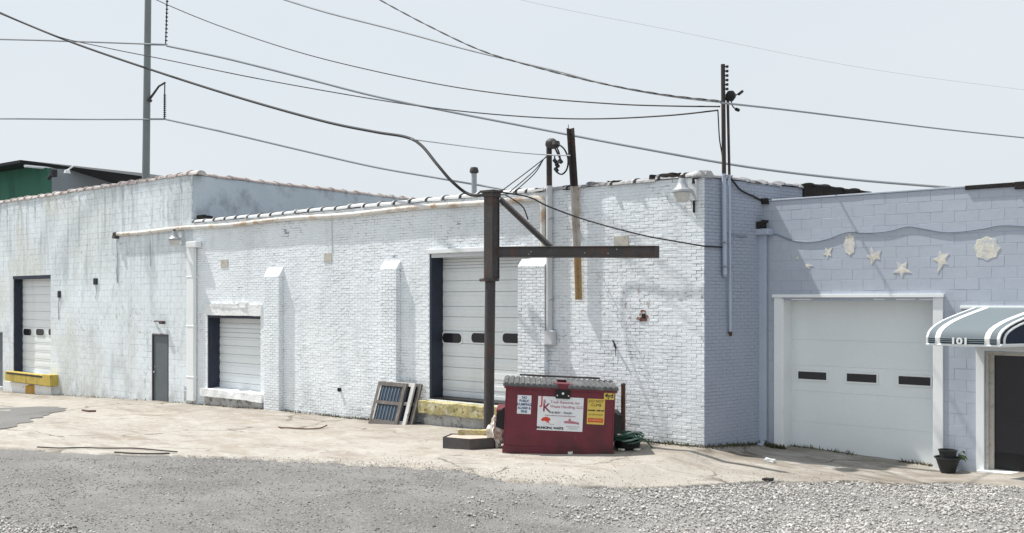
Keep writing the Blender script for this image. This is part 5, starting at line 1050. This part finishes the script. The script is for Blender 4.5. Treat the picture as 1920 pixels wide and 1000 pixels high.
def dens(x, y, px, py):
    line = px - np.interp(py, [890, 905, 930, 960, 1000, 1060], [1700, 1290, 1010, 1085, 1165, 1230]); top = eyv(x) + .25 - y
    a = np.clip(line / 330 + .35 + .8 * nzv(x, y, .8) + .5 * nzv(x, y, 2.6, 3.), 0, 1) * np.clip(top / .35 + .4 + nzv(x, y, 1.7, 5.) * .8, 0, 1)
    corner = np.clip((py - 975 - (px - 20) * .16 + 25 * nzv(x, y, 1.3, 9.)) / 14, 0, 1) * (px < 230)
    a = a * np.clip(.85 + 1.1 * nzv(x, y, .55, 12.) + .5 * nzv(x, y, 1.9, 17.), .12, 1)
    return np.maximum(a, corner)
x, y, z = scatter(135000, dens); sz = .006 + .019 * rng.uniform(0, 1, len(x)) ** 1.5; sz[rng.uniform(size=len(x)) < .05] *= 1.7
stones('gravel', np.stack([x, y, z + .012 + rng.uniform(0, .012, len(x))], 1), sz, M_gravel, 'loose pale grey gravel covering the near right of the yard'); print('gravel', len(x))
def dens2(x, y, px, py):
    inside = (y < eyv(x) + .2); return inside * np.clip(.30 + .5 * nzv(x, y, .9, 2.) + .35 * nzv(x, y, 3.3, 4.), .05, .8)
x, y, z = scatter(60000, dens2); sz = rng.uniform(.006, .017, len(x)); sz[rng.uniform(size=len(x)) < .06] *= 1.6
stones('loose_stones', np.stack([x, y, z + .004], 1), sz, M_loose, 'scattered small stones on the worn asphalt'); print('loose', len(x))
def dens3(x, y, px, py):
    inside = (y > eyv(x) - .3) & (y < .0); return inside * np.clip(.85 * np.exp(-np.abs(y - eyv(x)) / .35) + .05 + .06 * nzv(x, y, 1.5, 2.), 0, 1)
x, y, z = scatter(42000, dens3); sz = rng.uniform(.005, .013, len(x))
zz_ = np.array([apron_z(a_, b_) for a_, b_ in zip(x, y)])
stones('grit', np.stack([x, y, zz_ + .004], 1), sz, M_loose, 'grit and pebbles strewn over the concrete apron'); print('grit', len(x))

def weeds(name, spots, n, hmax, material, label):
    V, Fq = [], []
    for (a_, b_, dn) in spots:
        for _ in range(int(n * dn)):
            t_ = random.random(); p = a_.lerp(b_, t_); o = Vector((random.gauss(0, .05), -abs(random.gauss(0, .06)), 0)); p = p + o; p.z = apron_z(p.x, p.y) - .01
            h = hmax * random.random() ** 1.7 + .015; w = random.uniform(.005, .016); an = random.uniform(0, 6.28); ln = Vector((random.gauss(0, .5), random.gauss(0, .5), 0)) * h
            wv = Vector((math.cos(an), math.sin(an), 0)) * w; k = len(V); V += [p - wv, p + wv, p + ln * .5 + wv * .7 + Vector((0, 0, h * .6)), p + ln + Vector((0, 0, h))]; Fq += [(k, k + 1, k + 2), (k, k + 2, k + 3)]
    o = np_obj(name, [tuple(v) for v in V], Fq, material); tag(o, label, 'weeds', kind='stuff')
fb = lambda px, Y=-.02: Vector((PX(px, Y), Y, 0))
spots = [(fb(600), fb(705), 1.2), (fb(530), fb(600), .3), (fb(1180), fb(1321), 1.6), (PS(1325, 838, .03), PS(1425, 838, .03), 1.6), (fb(1425, YR - .05), fb(1470, YR - .05), 2.2), (fb(1470, YR + .38), fb(1600, YR + .38), .7), (fb(100), fb(280), .5), (fb(1690, YR + .3), fb(1760, YR + .3), .4), (fb(320), fb(490, -.12), .5)]
weeds('weeds', spots, 240, .09, weed_m, 'dry tufts of weed along the foot of the walls')
lit = [(a_, b_, d_ * .8) for a_, b_, d_ in spots]
weeds('leaf_litter', lit, 420, .035, weed_dark, 'dark leaf litter gathered along the foot of the walls')
x_, y_, s_ = [], [], []
